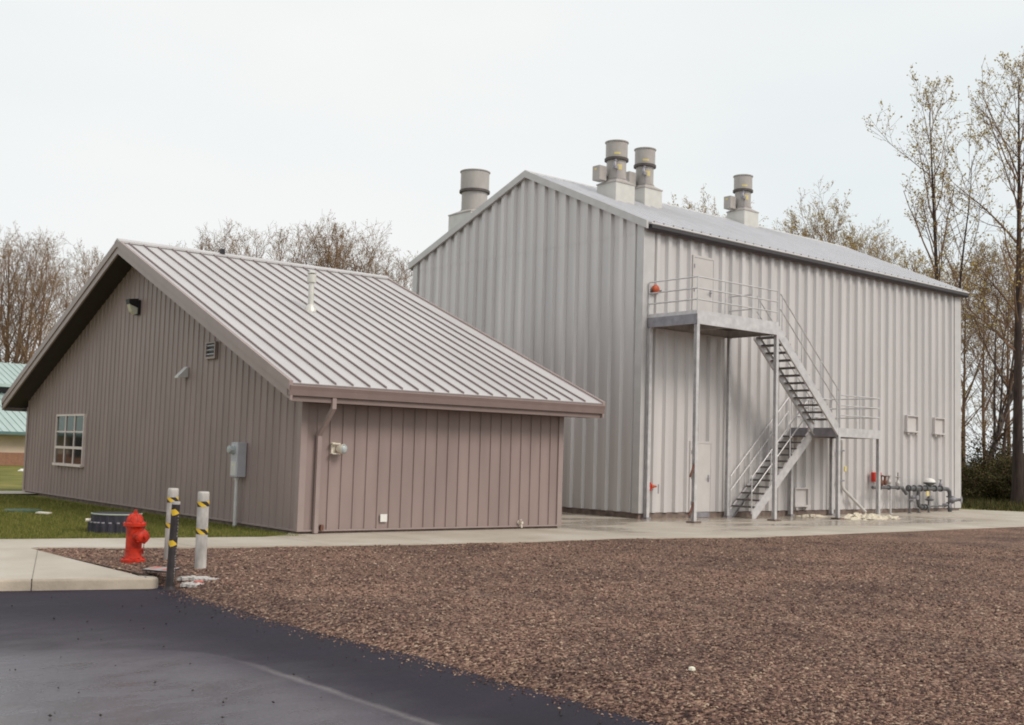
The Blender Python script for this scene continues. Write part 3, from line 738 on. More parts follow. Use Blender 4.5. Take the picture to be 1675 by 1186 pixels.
# window
def window(y0, y1, z0, z1, nx, nz):
    mb = MB(); d = -.075
    for a, b, c, e in ((y0 - .05, y1 + .05, z1, z1 + .05), (y0 - .05, y0, z0, z1), (y1, y1 + .05, z0, z1)): mb.box(d, .0, a, b, c, e)
    fr = P('window', mb, M['frame'])
    mb = MB(); mb.box(-.04, -.034, y0, y1, z0, z1); P('pane', mb, M['glass'], fr)
    mb = MB()
    for i in range(1, nx): y = y0 + (y1 - y0) * i / nx; mb.box(-.064, -.041, y - .028, y + .028, z0, z1)
    for i in range(1, nz):
        z = z0 + (z1 - z0) * i / nz; w = .05 if i == 1 else .028; mb.box(-.067, -.0412, y0, y1, z - w / 1.4, z + w / 1.4)
    P('muntins', mb, M['frame'], fr)
    mb = MB(); mb.box(-.11, 0, y0 - .07, y1 + .07, z0 - .075, z0 - .001); P('window_sill', mb, M['frame'], fr)
window(12.14, 14.42, .98, 2.30, 3, 3)
# louvred vent, hood, outlet plate, tap
mb = MB(); y0, y1, z0, z1 = 3.92, 4.43, 3.49, 3.86
for a, b, c, e in ((y0, y1, z1 - .03, z1), (y0, y1, z0, z0 + .05), (y0, y0 + .045, z0 + .05, z1 - .03), (y1 - .045, y1, z0 + .05, z1 - .03)): mb.box(-.075, -.01, a, b, c, e)
v = P('gable_vent', mb, M['brown_trim'])
mb = MB(); mb.box(-.036, -.031, y0 + .045, y1 - .045, z0 + .05, z1 - .03); P('vent_screen', mb, M['black'], v)
mb = MB()
for k in range(3):
    z = z0 + .10 + .095 * k; mb.bar((-.05, y0 + .046, z), (-.05, y1 - .046, z), .035, .022, up=(.5, 0, .86))
P('louvre_blade', mb, M['meter'], v)
mb = MB(); y0, y1 = 5.42, 5.62
mb.prism([(-.01, 3.36), (-.035, 3.37), (-.25, 3.14), (-.25, 3.11), (-.03, 3.13), (-.01, 3.13)], lambda a, b, t: (a, t, b), y0, y1); P('vent_hood', mb, M['conduit'])
mb = MB(); mb.bbox(1.79, 1.95, -.05, -.03, .20, .355, .006); P('outlet_plate', mb, M['white'])
mb = MB(); mb.lathe([(.045, 0), (.045, .012), (.02, .014), (.02, .09), (.028, .092), (.028, .13)], (5.35, -.01, .14), (0, -1, 0), 12)
mb.tube([(5.35, -.10, .14), (5.35, -.12, .03)], .018, 8); mb.lathe([(.03, 0), (.03, .012)], (5.35, -.08, .19), (0, 0, 1), 10)
P('spigot', mb, M['cream'], smooth=40)
mb = MB(); mb.box(.44, .50, -.09, -.03, .06, .17); P('junction_box', mb, M['rust'])

def BW(x, y, z):   # brown building's own frame to world
    return (BX + x * cos(BR) - y * sin(BR), BY + x * sin(BR) + y * cos(BR), z)

# wall light under the gable
t = Thing('wall_light', 'dark hooded wall light with pale lens high under the brown gable peak', 'wall light', BW(-.03, 8.72, 4.8), BR)
mb = MB(); mb.box(-.03, .02, -.14, .14, .0, .36); t.part('back_plate', mb, M['black'], local=True)
mb = MB(); mb.prism([(-.031, .40), (-.031, .17), (-.25, .25), (-.27, .37)], lambda a, b, q: (a, q, b), -.115, .115); t.part('hood', mb, M['black'], local=True)
mb = MB(); mb.prism([(-.032, .168), (-.032, .02), (-.09, .0), (-.18, .07), (-.24, .245)], lambda a, b, q: (a, q, b), -.09, .09); t.part('lens', mb, M['lens'], local=True)

# flood light by the downspout
t = Thing('flood_light', 'small cream flood light with glass globe on brown wall by the downspout', 'flood light', BW(.66, -.03, 1.62), BR)
mb = MB(); mb.bbox(-.045, .045, -.03, .02, -.10, .12, .006); mb.box(-.07, .10, -.12, -.0302, .085, .11); mb.box(-.07, .10, -.12, -.0302, -.105, -.085); t.part('bracket', mb, M['cream'], local=True)
mb = MB(); mb.lathe([(.03, 0), (.05, .02), (.092, .10), (.10, .15)], (.05, -.06, .005), (.55, -.8, -.05), 18, caps=True); t.part('housing', mb, M['cream'], local=True, smooth=40)
mb = MB(); mb.lathe([(.095, .151), (.09, .18), (.06, .205), (.01, .215)], (.05, -.06, .005), (.55, -.8, -.05), 18); t.part('lens', mb, M['clear_lens'], local=True, smooth=60)

# electric meter
t = Thing('electric_meter', 'grey electric meter cabinet with round dial on a pale conduit against brown gable', 'electric meter', BW(-.03, 2.42, 0), BR)
mb = MB(); mb.bbox(-.19, .02, -.15, .15, .98, 1.69, .012); t.part('cabinet', mb, M['meter'], local=True)
mb = MB(); mb.box(-.198, -.1905, -.12, .12, 1.02, 1.30); t.part('cover_panel', mb, M['conduit'], local=True)
mb = MB(); mb.lathe([(.10, 0), (.10, .03), (.085, .035), (.085, .10), (.07, .12), (.01, .125)], (-.185, .03, 1.54), (-1, 0, 0), 20); t.part('meter_dial', mb, M['clear_lens'], local=True, smooth=40)
mb = MB(); mb.box(-.204, -.1985, -.02, .05, 1.21, 1.25); t.part('label_plate', mb, M['cream'], local=True)
mb = MB(); mb.tube([(-.09, .02, .975), (-.09, .02, -.03)], .042, 12); mb.lathe([(.055, .92), (.055, .975)], (-.09, .02, 0), n=12); t.part('conduit', mb, M['conduit'], local=True, smooth=40)

# ------------------------------------------------------------------ the silver building
WB, LB, HB, RB, GY = 10.939, 17.206, 8.171, 10.366, 5.02
sb = Thing('silver_building', 'tall ribbed galvanised metal building with gabled roof and rooftop stacks', 'building', (0, 0, 0))
Q = lambda name, mb, m, parent=None, **k: sb.part(name, mb, m, parent, **k)
S1, S2 = (RB - HB) / GY, (RB - HB) / (WB - GY)
R_ = lambda y: HB + S1 * y if y < GY else HB + S2 * (WB - y)
DEEP = [(0, 0), (.05, .088), (.19, .088), (.24, 0)]
Z0 = .09
mb = MB(); LAP = 7.95
ribwall(mb, 0, WB, [.20 + .4865 * i for i in range(23)], DEEP, Z0, lambda y: LAP, lambda u, d, z: (-d, u, z), (GY,))
ribwall(mb, 0, WB, [.20 + .4865 * i for i in range(23)], DEEP, LAP - .04, lambda y: R_(y) + .02, lambda u, d, z: (-d - .006, u, z), (GY,))
Q('wall', mb, M['silver'], label='shaded gable wall of the silver building')
mb = MB(); ribwall(mb, 0, LB, [.42 + .4755 * i for i in range(36)], DEEP, Z0, lambda x: HB + .05, lambda u, d, z: (u, -d, z)); Q('wall', mb, M['silver'], label='long ribbed wall with the stairs')
mb = MB(); ribwall(mb, 0, WB, [.20 + .4865 * i for i in range(23)], DEEP, Z0, lambda y: R_(y) + .02, lambda u, d, z: (LB + d, u, z), (GY,)); Q('wall', mb, M['silver'])
mb = MB(); ribwall(mb, 0, LB, [.42 + .4755 * i for i in range(36)], DEEP, Z0, lambda x: HB + .05, lambda u, d, z: (u, WB + d, z)); Q('wall', mb, M['silver'])
mb = MB()
for (x, y, sx, sy) in ((0, 0, 1, 1), (LB, 0, -1, 1), (0, WB, 1, -1), (LB, WB, -1, -1)):
    o_ = .092
    xs_ = sorted((x - sx * o_, x + sx * .36)); ys_ = sorted((y - sy * o_, y - sy * .002)); mb.box(*xs_, *ys_, Z0 - .01, HB + .02)
    xs_ = sorted((x - sx * o_, x - sx * .002)); ys_ = sorted((y - sy * .0018, y + sy * .17)); mb.box(*xs_, *ys_, Z0 - .01, HB + .02)
    Q('corner_trim', mb, M['silver_trim']); mb = MB()
mb = MB(); mb.box(-.04, LB + .04, -.04, WB + .04, -.4, Z0 - .012)
Q('foundation', mb, M['found'])
# roof
E0, E1 = -.16, .20
mb = MB(); xa, xb = -.13, LB + .22
poly = [(-E1, HB - S1 * E1 + .10), (GY, RB + .10), (WB + E1, HB - S2 * E1 + .10), (WB + E1, HB - S2 * E1), (GY, RB - .0), (-E1, HB - S1 * E1)]
mb.prism(poly, lambda a, b, t: (t, a, b), xa + .01, xb - .01)
rf = Q('roof', mb, M['silver_roof'])
RT = lambda y: (HB + S1 * y if y < GY else HB + S2 * (WB - y)) + .10
mb = MB()
for i in range(43):
    x = xa + .30 + .405 * i
    if x > xb - .1: break
    for ya, yb in ((-E1 - .02, GY - .05), (WB + E1 + .02, GY + .05)):
        n = len(mb.v); h = .065
        for y in (ya, yb): mb.v += [(x - .05, y, RT(y) + .002), (x - .025, y, RT(y) + h), (x + .025, y, RT(y) + h), (x + .05, y, RT(y) + .002)]
        for q in ((0, 1, 2, 3), (4, 7, 6, 5), (0, 4, 5, 1), (1, 5, 6, 2), (2, 6, 7, 3)): mb.face([n + i_ for i_ in q], 1 if q == (0, 1, 2, 3) else 0)
Q('roof_ribs', mb, [M['silver_roof'], M['stack_ring']], rf)
mb = MB(); mb.prism([(GY - .2, RT(GY - .2) + .055), (GY, RT(GY) + .07), (GY + .2, RT(GY + .2) + .055), (GY + .2, RT(GY + .2) + .03), (GY, RT(GY) + .045), (GY - .2, RT(GY - .2) + .03)], lambda a, b, t: (t, a, b), xa - .02, xb + .02); Q('ridge_cap', mb, M['silver_trim'], rf)
for x0, x1 in ((xa - .05, -.099), (LB + .099, xb + .05)):
    mb = MB()
    for y0, y1 in ((-E1 - .06, GY), (GY, WB + E1 + .06)):
        f = lambda y: (HB + S1 * y if y0 < GY - .01 else HB + S2 * (WB - y)) + .10
        A = [(x0, y0, f(y0) - .17), (x1, y0, f(y0) - .17), (x1, y0, f(y0) + .055), (x0, y0, f(y0) + .055)]
        B = [(x0, y1, f(y1) - .17), (x1, y1, f(y1) - .17), (x1, y1, f(y1) + .055), (x0, y1, f(y1) + .055)]
        n = len(mb.v); mb.v += A + B
        for q in ((0, 1, 2, 3), (4, 7, 6, 5), (0, 4, 5, 1), (1, 5, 6, 2), (2, 6, 7, 3), (3, 7, 4, 0)): mb.face([n + i_ for i_ in q])
    Q('rake_trim', mb, M['silver_trim'], rf)
for s, y, hz in ((1, -E1, HB - S1 * E1), (-1, WB + E1, HB - S2 * E1)):
    mb = MB(); zt = hz + .105
    mb.prism([(y - s * .015, zt), (y - s * .135, zt - .02), (y - s * .145, zt - .06), (y - s * .135, zt - .075), (y - s * .015, zt - .055)], lambda a, b, t: (t, a, b), -.05, LB + .26)
    Q('eave_trim', mb, M['silver_trim'])
    mb = MB()
    mb.prism([(y - s * .13, zt - .08), (y - s * .135, zt - .17), (y - s * .095, zt - .225), (y + s * .0, zt - .23), (y + s * .03, zt - .20), (y + s * .03, zt - .08)], lambda a, b, t: (t, a, b), -.02, LB + .24)
    Q('gutter', mb, M['gutter_dark'])
# doors
def door(x0, x1, z0, z1, hx, deck=False, plate=False):
    mb = MB(); mb.bbox(x0, x1, -.118, -.09, z0, z1, .004)
    d = Q('door', mb, M['door'])
    mb = MB()
    for a, b, c, e in ((x0 - .06, x0 - .006, z0, z1 + .07), (x1 + .006, x1 + .06, z0, z1 + .07), (x0 - .0058, x1 + .0058, z1 + .008, z1 + .07)): mb.box(a, b, -.124, -.002, c, e)
    Q('door_frame', mb, M['door'], d)
    mb = MB(); mb.box(hx - .03, hx + .03, -.129, -.1185, z0 + .86, z0 + 1.06); mb.tube([(hx, -.129, z0 + .97), (hx, -.175, z0 + .97), (hx - .13, -.18, z0 + .97)], .012, 8); Q('door_handle', mb, M['galv_dark'], d)
    for z in (z0 + .25, z0 + 1.0, z1 - .25): mb = MB(); mb.tube([(x0 - .003, -.135, z - .06), (x0 - .003, -.135, z + .06)], .012, 8); Q('hinge', mb, M['galv_dark'], d)
    if plate: mb = MB(); mb.box(x0 + .02, x1 - .02, -.12, -.041, z0 - .16, z0 - .01); Q('door_sill', mb, M['galv_dark'], d)
    return d
door(2.03, 2.88, 5.52, 7.47, 2.76)
door(2.05, 2.90, .10, 2.06, 2.80, plate=True)
# vents: cream hood with a shelf below
def vent(x0, x1, z0, z1):
    mb = MB(); t_ = .035
    mb.box(x0, x1, -.19, -.002, z1 - t_, z1); mb.box(x0, x0 + t_, -.19, -.002, z0, z1 - t_ - .001); mb.box(x1 - t_, x1, -.19, -.002, z0, z1 - t_ - .001)
    v = Q('wall_vent', mb, M['door'])
    mb = MB(); mb.box(x0 + t_, x1 - t_, -.113, -.106, z0, z1 - t_); Q('vent_panel', mb, M['door'], v)
    mb = MB(); mb.box(x0 - .05, x1 + .05, -.23, -.106, z0 - .05, z0 - .002); mb.box(x0 + .06, x0 + .13, -.19, -.106, z0 - .13, z0 - .051); mb.box(x1 - .13, x1 - .06, -.19, -.106, z0 - .13, z0 - .051); Q('vent_shelf', mb, M['door'], v)
vent(13.42, 14.17, 2.82, 3.37); vent(15.27, 15.99, 2.80, 3.36); vent(6.92, 7.64, .26, .80)
mb = MB(); mb.box(.66, .70, -.117, -.106, .62, .88); Q('slot_plate', mb, M['galv_dark'])

# ------------------------------------------------------------------ exhaust stacks on the roof
def stack(loc, s, rl, ru, hl, hu, base_h, label, cabinet=True, roofz=None):
    x, y, z = loc
    t = Thing('exhaust_stack', label, 'exhaust stack', loc, 0, 'exhaust stacks on the silver roof')
    h = s / 2; A = lambda name, mb, m, par=None, **k: t.part(name, mb, m, par, local=True, **k)
    mb = MB(); dn = -1.1
    mb.box(-h, h, -h, h, dn, base_h); A('base_box', mb, M['stack_base'])
    mb = MB(); mb.box(-h - .02, h + .02, -h - .02, h + .02, base_h + .0005, base_h + .04)
    n = len(mb.v); k = 24; zt = base_h + .04; zc = zt + .14
    ring = []
    for i in range(k):
        a = 2 * pi * i / k; c_, s_ = cos(a), sin(a); q = h / max(abs(c_), abs(s_))
        mb.v.append((c_ * q, s_ * q, zt + .001)); mb.v.append((c_ * rl, s_ * rl, zc))
    for i in range(k):
        j = (i + 1) % k; mb.face((n + 2 * i, n + 2 * j, n + 2 * j + 1, n + 2 * i + 1))
    A('transition', mb, M['stack'])
    mb = MB(); mb.lathe([(rl + .025, zc - .01), (rl + .025, zc + .02), (rl, zc + .021), (rl, zc + hl)], n=32); low = A('lower_pipe', mb, M['stack'], smooth=40)
    zr_ = zc + hl
    mb = MB(); mb.lathe([(rl + .001, zr_ - .03), (ru + .035, zr_ - .02), (ru + .035, zr_ + .055), (ru, zr_ + .07)], n=32); A('collar', mb, M['stack_ring'], smooth=40)
    mb = MB(); zu = zr_ + .071
    mb.lathe([(ru, zu), (ru, zu + hu - .03), (ru + .03, zu + hu - .03), (ru + .03, zu + hu), (ru - .02, zu + hu), (ru - .02, zu + .1)], n=32, caps=False); A('upper_pipe', mb, M['stack'], smooth=40)
    mb = MB(); mb.lathe([(ru - .021, zu + .10), (.01, zu + .11)], n=24, caps=False); A('damper', mb, M['stack_ring'])
    if cabinet:
        # cabinet hangs on the side that faces the gable
        mb = MB(); cx = -rl - .30
        mb.bbox(cx - .15, cx + .17, -.02, .30, zc - .10, zc + .36, .01); A('control_cabinet', mb, M['stack'])
        mb = MB(); mb.box(cx + .1702, -rl + .04, .08, .22, zc + .05, zc + .11); A('bracket', mb, M['galv_dark'])
        mb = MB(); px, py = -rl * .80 - .05, -rl * .62 - .05
        mb.lathe([(.06, 0), (.06, .16), (.045, .18), (.045, .22)], (px - .02, py, zc + .28), n=12); mb.tube([(px, py, zc + .44), (px + .02, py - .01, zc + .58)], .035, 8); mb.tube([(px + .03, py - .04, zc + .30), (px + .03, py - .04, zc - .05), (px - .08, py, zc - .12)], .022, 8); mb.box(px - .10, px + .05, py - .10, py - .03, zc + .26, zc + .36)
        A('actuator', mb, M['galv_dark'], smooth=40)
        for a0, zz, w_, h_, r0 in ((-2.30, zu + .06, .20, .07, ru), (-2.05, zc + .27, .17, .17, rl)):
            mb = MB(); n = len(mb.v); k = 5
            for i in range(k + 1):
                a = a0 + w_ / r0 * (i / k - .5)
                for zq in (zz, zz + h_): mb.v.append(((r0 + .006) * cos(a), (r0 + .006) * sin(a), zq))
            for i in range(k): mb.face((n + 2 * i, n + 2 * i + 2, n + 2 * i + 3, n + 2 * i + 1))
            A('warning_label', mb, M['yellow'])
        mb = MB(); mb.box(cx - .1575, cx - .151, .1, .2, zc + .22, zc + .28); A('warning_label', mb, M['yellow'])
    return t
stack((2.07, 3.20, 9.62), .84, .31, .345, .62, .52, .50, 'grey exhaust stack with side cabinet, taller one of the close pair')
stack((3.90, 3.70, 9.84), .82, .29, .335, .62, .52, .50, 'grey exhaust stack with side cabinet, shorter right one of the close pair')
stack((10.40, 4.80, 10.34), .82, .295, .34, .62, .52, .46, 'small distant exhaust stack with side cabinet standing alone on the right of the ridge')
stack((1.05, 9.10, 9.60), 1.25, .45, .50, .66, .66, .20, 'widest exhaust stack, plain and half hidden behind the left slope of the silver gable', cabinet=False)

# ------------------------------------------------------------------ outside stairs
st = Thing('steel_staircase', 'galvanised outside staircase with upper platform and lower landing against the long silver wall', 'staircase', (4.5, -1.0, -.07))
A = lambda name, mb, m, par=None, **k: st.part(name, mb, m, par, **k)
DZ, LZ = 5.50, 2.68
PX0, PX1, LX0, LX1, YO, YI = .10, 3.66, 6.66, 8.95, -1.92, -.10
def hsec(mb, x, y, z0, z1, s=.052):
    mb.box(x - s, x + s, y - s, y - s + .012, z0, z1); mb.box(x - s, x + s, y + s - .012, y + s, z0, z1); mb.box(x - .006, x + .006, y - s + .0122, y + s - .0122, z0, z1)
for x, y, zt, plinth in ((PX0 + .05, YO + .05, DZ - .27, 1), (PX1 - .05, YO + .05, DZ - .27, 1), (PX0 + .05, YI - .07, DZ - .27, 0), (PX1 - .05, YI - .07, DZ - .27, 0),
                 (LX0 + .05, YO + .05, LZ - .27, 1), (LX1 - .05, YO + .05, LZ - .27, 0), (LX0 + .05, YI - .07, LZ - .27, 0), (LX1 - .05, YI - .07, LZ - .27, 0)):
    mb = MB(); zb = zg(x, y); hsec(mb, x, y, zb + .05, zt)
    c_ = A('column', mb, M['galv'])
    mb = MB(); w_ = .14 if plinth else .09
    mb.box(x - w_, x + w_, y - w_, y + w_, zb - .1, zb + .049); A('base_plate', mb, M['found'] if plinth else M['galv_dark'], c_)
def channel(mb, p, q, h, out):
    """C channel from p to q, top edge on the line, flanges pointing to -out"""
    p, q, o_ = Vector(p), Vector(q), Vector(out)
    t_ = (q - p).normalized(); u = t_.cross(o_); u = -u if u.z < 0 else u; n = len(mb.v)
    prof = [(0, 0), (0, -h), (-.06, -h), (-.06, -h + .01), (-.01, -h + .01), (-.01, -.01), (-.06, -.01), (-.06, 0)]
    for e in (p, q):
        for a, b in prof: r_ = e + o_ * a + u * b; mb.v.append(tuple(r_))
    for i in range(8): j = (i + 1) % 8; mb.face((n + i, n + j, n + 8 + j, n + 8 + i))
    for k in (0, 8): mb.face([n + k + i for i in (0, 1, 2, 3, 4)]); mb.face([n + k + i for i in (0, 4, 5)]); mb.face([n + k + i for i in (0, 5, 6, 7)])
def deck(name, x0, x1, z):
    mb = MB(); mb.box(x0 + .012, x1 - .012, YO + .012, YI - .012, z - .035, z - .006)
    d = A(name, mb, M['tread'])
    for p, q, o_ in (((x0, YO, z), (x1, YO, z), (0, -1, 0)), ((x0, YI, z), (x1, YI, z), (0, 1, 0)), ((x0, YO + .002, z), (x0, YI - .002, z), (-1, 0, 0)), ((x1, YO + .002, z), (x1, YI - .002, z), (1, 0, 0))):
        mb = MB(); channel(mb, p, q, .27, o_); A('edge_beam', mb, M['galv'] if o_[0] >= 0 else M['galv_dark'], d)  # left end beam takes the darker steel colour
    mb = MB()
    n_ = max(1, int((x1 - x0) / 1.2))
    for k in range(1, n_): xx = x0 + (x1 - x0) * k / n_; mb.box(xx - .03, xx + .03, YO + .07, YI - .07, z - .20, z - .036)
    if mb.v: A('joist', mb, M['galv'], d)
    return d
deck('platform', PX0, PX1, DZ); deck('landing', LX0, LX1, LZ)
# toe plate of the platform
mb = MB(); mb.box(PX0, PX1, YO + .013, YO + .02, DZ + .001, DZ + .10); mb.box(PX0 + .013, PX0 + .02, YO + .021, YI, DZ + .001, DZ + .10); A('toe_plate', mb, M['galv'])
YM, YM2 = -1.02, -.98     # inner stringer of the upper flight, outer one of the lower
RR = .019
def rail(pts, heights, posts, closed_end=None, name='handrail', par=None):
    mb = MB()
    for h in heights: mb.tube([(p[0], p[1], p[2] + h) for p in pts], RR, 8)
    for p in posts: mb.tube([(p[0], p[1], p[2] - .08), (p[0], p[1], p[2] + max(heights))], RR, 8)
    return A(name, mb, M['galv'], par, smooth=50)
H3 = (1.0, .69, .39)
L_ = lambda a, b, t: tuple(a[i] + (b[i] - a[i]) * t for i in range(3))
def posts(a, b, n): return [L_(a, b, i / n) for i in range(n + 1)]
a, b, c_ = (PX0 + .03, YI - .03, DZ), (PX0 + .03, YO + .03, DZ), (PX1 - .03, YO + .03, DZ)
rail([a, b], H3, posts(a, b, 1)); rail([b, c_], H3, posts(b, c_, 3)[1:])
a, b = (PX1 - .03, YI - .03, DZ), (PX1 - .03, YM + .02, DZ); rail([a, b], (.98, .55), posts(a, b, 1))
a, b, c_ = (LX0 + .10, YO + .03, LZ), (LX1 - .03, YO + .03, LZ), (LX1 - .03, YI - .03, LZ)
rail([a, b], H3, posts(a, b, 2)); rail([b, c_], H3, posts(b, c_, 1)[1:]); a = (LX0 + .4, YI - .02, LZ); rail([c_, a], H3, posts(c_, a, 2)[1:])
# flights
def flight(p, q, y0, y1, n, foot=None):
    """p: top (x, z), q: bottom (x, z)"""
    hdep = .36; hb = hdep if foot is None else None; fl = None
    for y, o_ in ((y0, 1), (y1, -1)):
        mb = MB(); ys = sorted((y, y + o_ * .012))
        lo = [(q[0], q[1] - hdep), (p[0], p[1] - hdep)]
        if foot is not None:     # the foot is cut level on the slab
            k = (p[1] - q[1]) / (p[0] - q[0]); xq = p[0] + (foot - (p[1] - hdep)) / k; lo = [(q[0], foot), (xq, foot), (p[0], p[1] - hdep)]
        mb.prism([(p[0], p[1]), (q[0], q[1])] + lo, lambda a, b, t_: (a, t_, b), *ys)
        e0, e1 = Vector((p[0], y + o_ * .0365, p[1] - .006)), Vector((q[0], y + o_ * .0365, q[1] - .006)); mb.bar(e0, e1, .048, .011)
        g0, g1 = Vector((p[0], y + o_ * .0365, p[1] - hdep + .008)), Vector((lo[-2][0], y + o_ * .0365, lo[-2][1] + .008)); mb.bar(g0, g1, .048, .011)
        r_ = A('stringer', mb, M['galv']); fl = fl or r_
    for i in range(1, n + 1):
        t_ = i / (n + 1); x = p[0] + (q[0] - p[0]) * t_; z = p[1] + (q[1] - p[1]) * t_ - .06
        s = 1 if q[0] > p[0] else -1
        mb = MB(); mb.box(x - .12, x + .12, y0 + .011, y1 - .011, z - .035, z); mb.box(x + s * .12 - .004, x + s * .12 + .004, y0 + .011, y1 - .011, z - .05, z + .004)
        A('tread', mb, M['tread'], fl)
    return fl
UP0, UP1 = (PX1 + .003, DZ - .0), (LX0 - .008, LZ + .12)
flight(UP0, UP1, YO, YM, 12)
for y in (YO + .03, YM - .03):
    a, b = (UP0[0] + .10, y, UP0[1] - .06), (UP1[0] + .04, y, UP1[1] + .02)
    rail([a, b], (1.0, .55), [L_(a, b, t_) for t_ in (0.03, .36, .68, .97)])
LO0, LO1 = (LX0 - .005, LZ), (3.76, zg(3.8, -1) + .22)
flight(LO0, LO1, YM2, YI - .02, 12, foot=zg(3.8, -1) + .004)
for y in (YM2 + .03, YI - .06):
    a, b = (LO0[0] - .10, y, LO0[1] - .05), (LO1[0] - .0, y, LO1[1] + .0)
    rail([a, b], (.98, .55), [L_(a, b, t_) for t_ in (0.02, .35, .68, 1.0)])
    mb = MB(); mb.tube([(a[0], y, a[2] + .98), (a[0] + .12, y, a[2] + 1.0), (a[0] + .16, y, a[2] + .9), (a[0] + .16, y, a[2] + .3)], RR, 8); A('handrail_return', mb, M['galv'], smooth=50)

# strap bars bolted to the foot of the front column
mb = MB()
for z in (1.48, .48): mb.bar((PX0 + .01, YO + .02, z), (PX0 - .12, YO + .06, z - .34), .03, .05)
A('strap_bar', mb, M['rust'])

# ------------------------------------------------------------------ small fixtures on the long wall
t = Thing('alarm_horn', 'round red alarm horn with dark bell on silver wall by the upper platform', 'alarm horn', (.33, -.107, 6.33)); t.o.scale = (.85, .85, .85)
mb = MB(); mb.lathe([(.05, 0), (.10, .02), (.15, .06), (.155, .11), (.12, .16), (.05, .18)], (.33, -.107, 6.33), (0, -1, 0), 20); t.part('body', mb, M['orange'], smooth=50)
mb = MB(); mb.lathe([(.02, 0), (.02, .15), (.05, .2)], (.40, -.16, 6.30), (1, -.1, -.05), 12); mb.lathe([(.02, 0), (.03, .10), (.06, .14)], (.26, -.14, 6.28), (-.8, -.3, -.5), 12); t.part('bell', mb, M['stack_ring'], smooth=50)
t = Thing('warning_beacon', 'orange cone shaped warning beacon low on silver wall at the near corner', 'beacon', (.26, -.107, .80)); t.o.scale = (.8, .8, .8)
mb = MB(); mb.bbox(.22, .30, -.23, -.108, .68, .97, .01); t.part('mount', mb, M['red'])
mb = MB(); mb.lathe([(.10, 0), (.10, .03), (.055, .14), (.03, .30)], (.30, -.165, .83), (1, -.05, 0), 14); t.part('cone', mb, M['orange'], smooth=40)
t = Thing('alarm_box', 'small red alarm box on silver wall beside the last landing column', 'alarm box', (11.5, -.075, 1.02))
mb = MB(); mb.bbox(11.27, 11.73, -.24, -.106, 1.02, 1.34, .015); t.part('box', mb, M['red'])
mb = MB(); mb.box(11.40, 11.60, -.247, -.2405, 1.12, 1.24); t.part('cover_plate', mb, M['sign_red'])
# drain pipe with kicked out foot
t = Thing('drain_pipe', 'pale drain pipe kicking out diagonally onto the crumpled sheet under the landing', 'drain pipe', (9.5, -.15, 0))
mb = MB(); mb.tube([(9.5, -.15, 2.38), (9.5, -.15, .92), (9.53, -.16, .80), (10.62, -.32, .02)], .05, 10); t.part('pipe', mb, M['conduit'], smooth=50)
for z in (2.0, 1.02): mb = MB(); mb.box(9.30, 9.58, -.205, -.106, z, z + .05); t.part('bracket', mb, M['galv_dark'])
mb = MB(); mb.bbox(9.55, 9.68, -.225, -.19, 1.34, 1.52, .01); t.part('tag', mb, M['yellow'])

# gas pipework
def valve(mb, p, s=1.0, m=0, wheel=True, ax=(0, 0, 1)):
    p = Vector(p); mb.lathe([(.05 * s, -.08 * s), (.075 * s, -.04 * s), (.075 * s, .04 * s), (.05 * s, .08 * s), (.035 * s, .12 * s), (.035 * s, .2 * s)], p, ax, 10, m)
    if wheel: mb.lathe([(.09 * s, .2 * s), (.095 * s, .22 * s), (.03 * s, .235 * s)], p, ax, 12, m)
def flange(mb, p, ax, r=.085, m=0): mb.lathe([(r, -.025), (r, .025)], p, ax, 12, m)
t = Thing('gas_regulator', 'short grey gas regulator pipe run with rusty valves right of the landing column', 'pipework', (11.9, -.5, -.02))
mb = MB(); mb.tube([(10.75, -.5, .84), (12.6, -.5, .84)], .055, 10); flange(mb, (11.2, -.5, .84), (1, 0, 0)); flange(mb, (11.75, -.5, .84), (1, 0, 0)); flange(mb, (12.3, -.5, .84), (1, 0, 0)); mb.tube([(12.55, -.5, .84), (12.75, -.5, .70), (12.85, -.5, .62)], .06, 10); mb.tube([(12.3, -.5, .9), (12.3, -.5, 1.35)], .018, 8)
t.part('pipe', mb, M['pipe'], smooth=40)
for p_, s_, m_ in (((11.25, -.5, .98), 1.2, 'rust'), ((11.5, -.5, 1.0), 1.0, 'rust'), ((11.75, -.5, 1.02), 1.0, 'pipe_pale'), ((12.3, -.5, .96), 1.1, 'pipe_pale')):
    mb = MB(); valve(mb, p_, s_); t.part('valve', mb, M[m_], smooth=40)
mb = MB(); mb.tube([(11.85, -.5, .8), (11.85, -.5, -.05)], .03, 8); mb.tube([(11.45, -.5, .8), (11.62, -.45, .45), (11.60, -.3, .0)], .012, 6); mb.lathe([(.08, 0), (.08, .02)], (11.85, -.5, -.05), n=10); t.part('pipe_stand', mb, M['galv'], smooth=40)
t = Thing('gas_meter_set', 'large grey gas meter pipework with white domed regulator near the far wall corner', 'pipework', (14.3, -.5, 0))
mb = MB(); mb.tube([(12.9, -.5, .82), (15.45, -.5, .80)], .075, 12)
for x in (13.0, 13.35, 13.75, 14.1, 14.7, 15.1): flange(mb, (x, -.5, .815), (1, 0, 0), .12)
mb.tube([(15.4, -.5, .80), (15.58, -.5, .79), (15.72, -.5, .70), (15.75, -.5, .5), (15.75, -.5, -.03)], .075, 12); flange(mb, (15.75, -.5, .52), (0, 0, 1), .13); flange(mb, (15.75, -.5, .30), (0, 0, 1), .13); flange(mb, (15.75, -.5, .1), (0, 0, 1), .12)
mb.tube([(13.62, -.5, .80), (13.62, -.5, .30), (13.68, -.5, .20), (13.8, -.5, .16), (14.25, -.5, .16)], .07, 12); flange(mb, (13.9, -.5, .16), (1, 0, 0), .11); flange(mb, (14.1, -.5, .16), (1, 0, 0), .11)
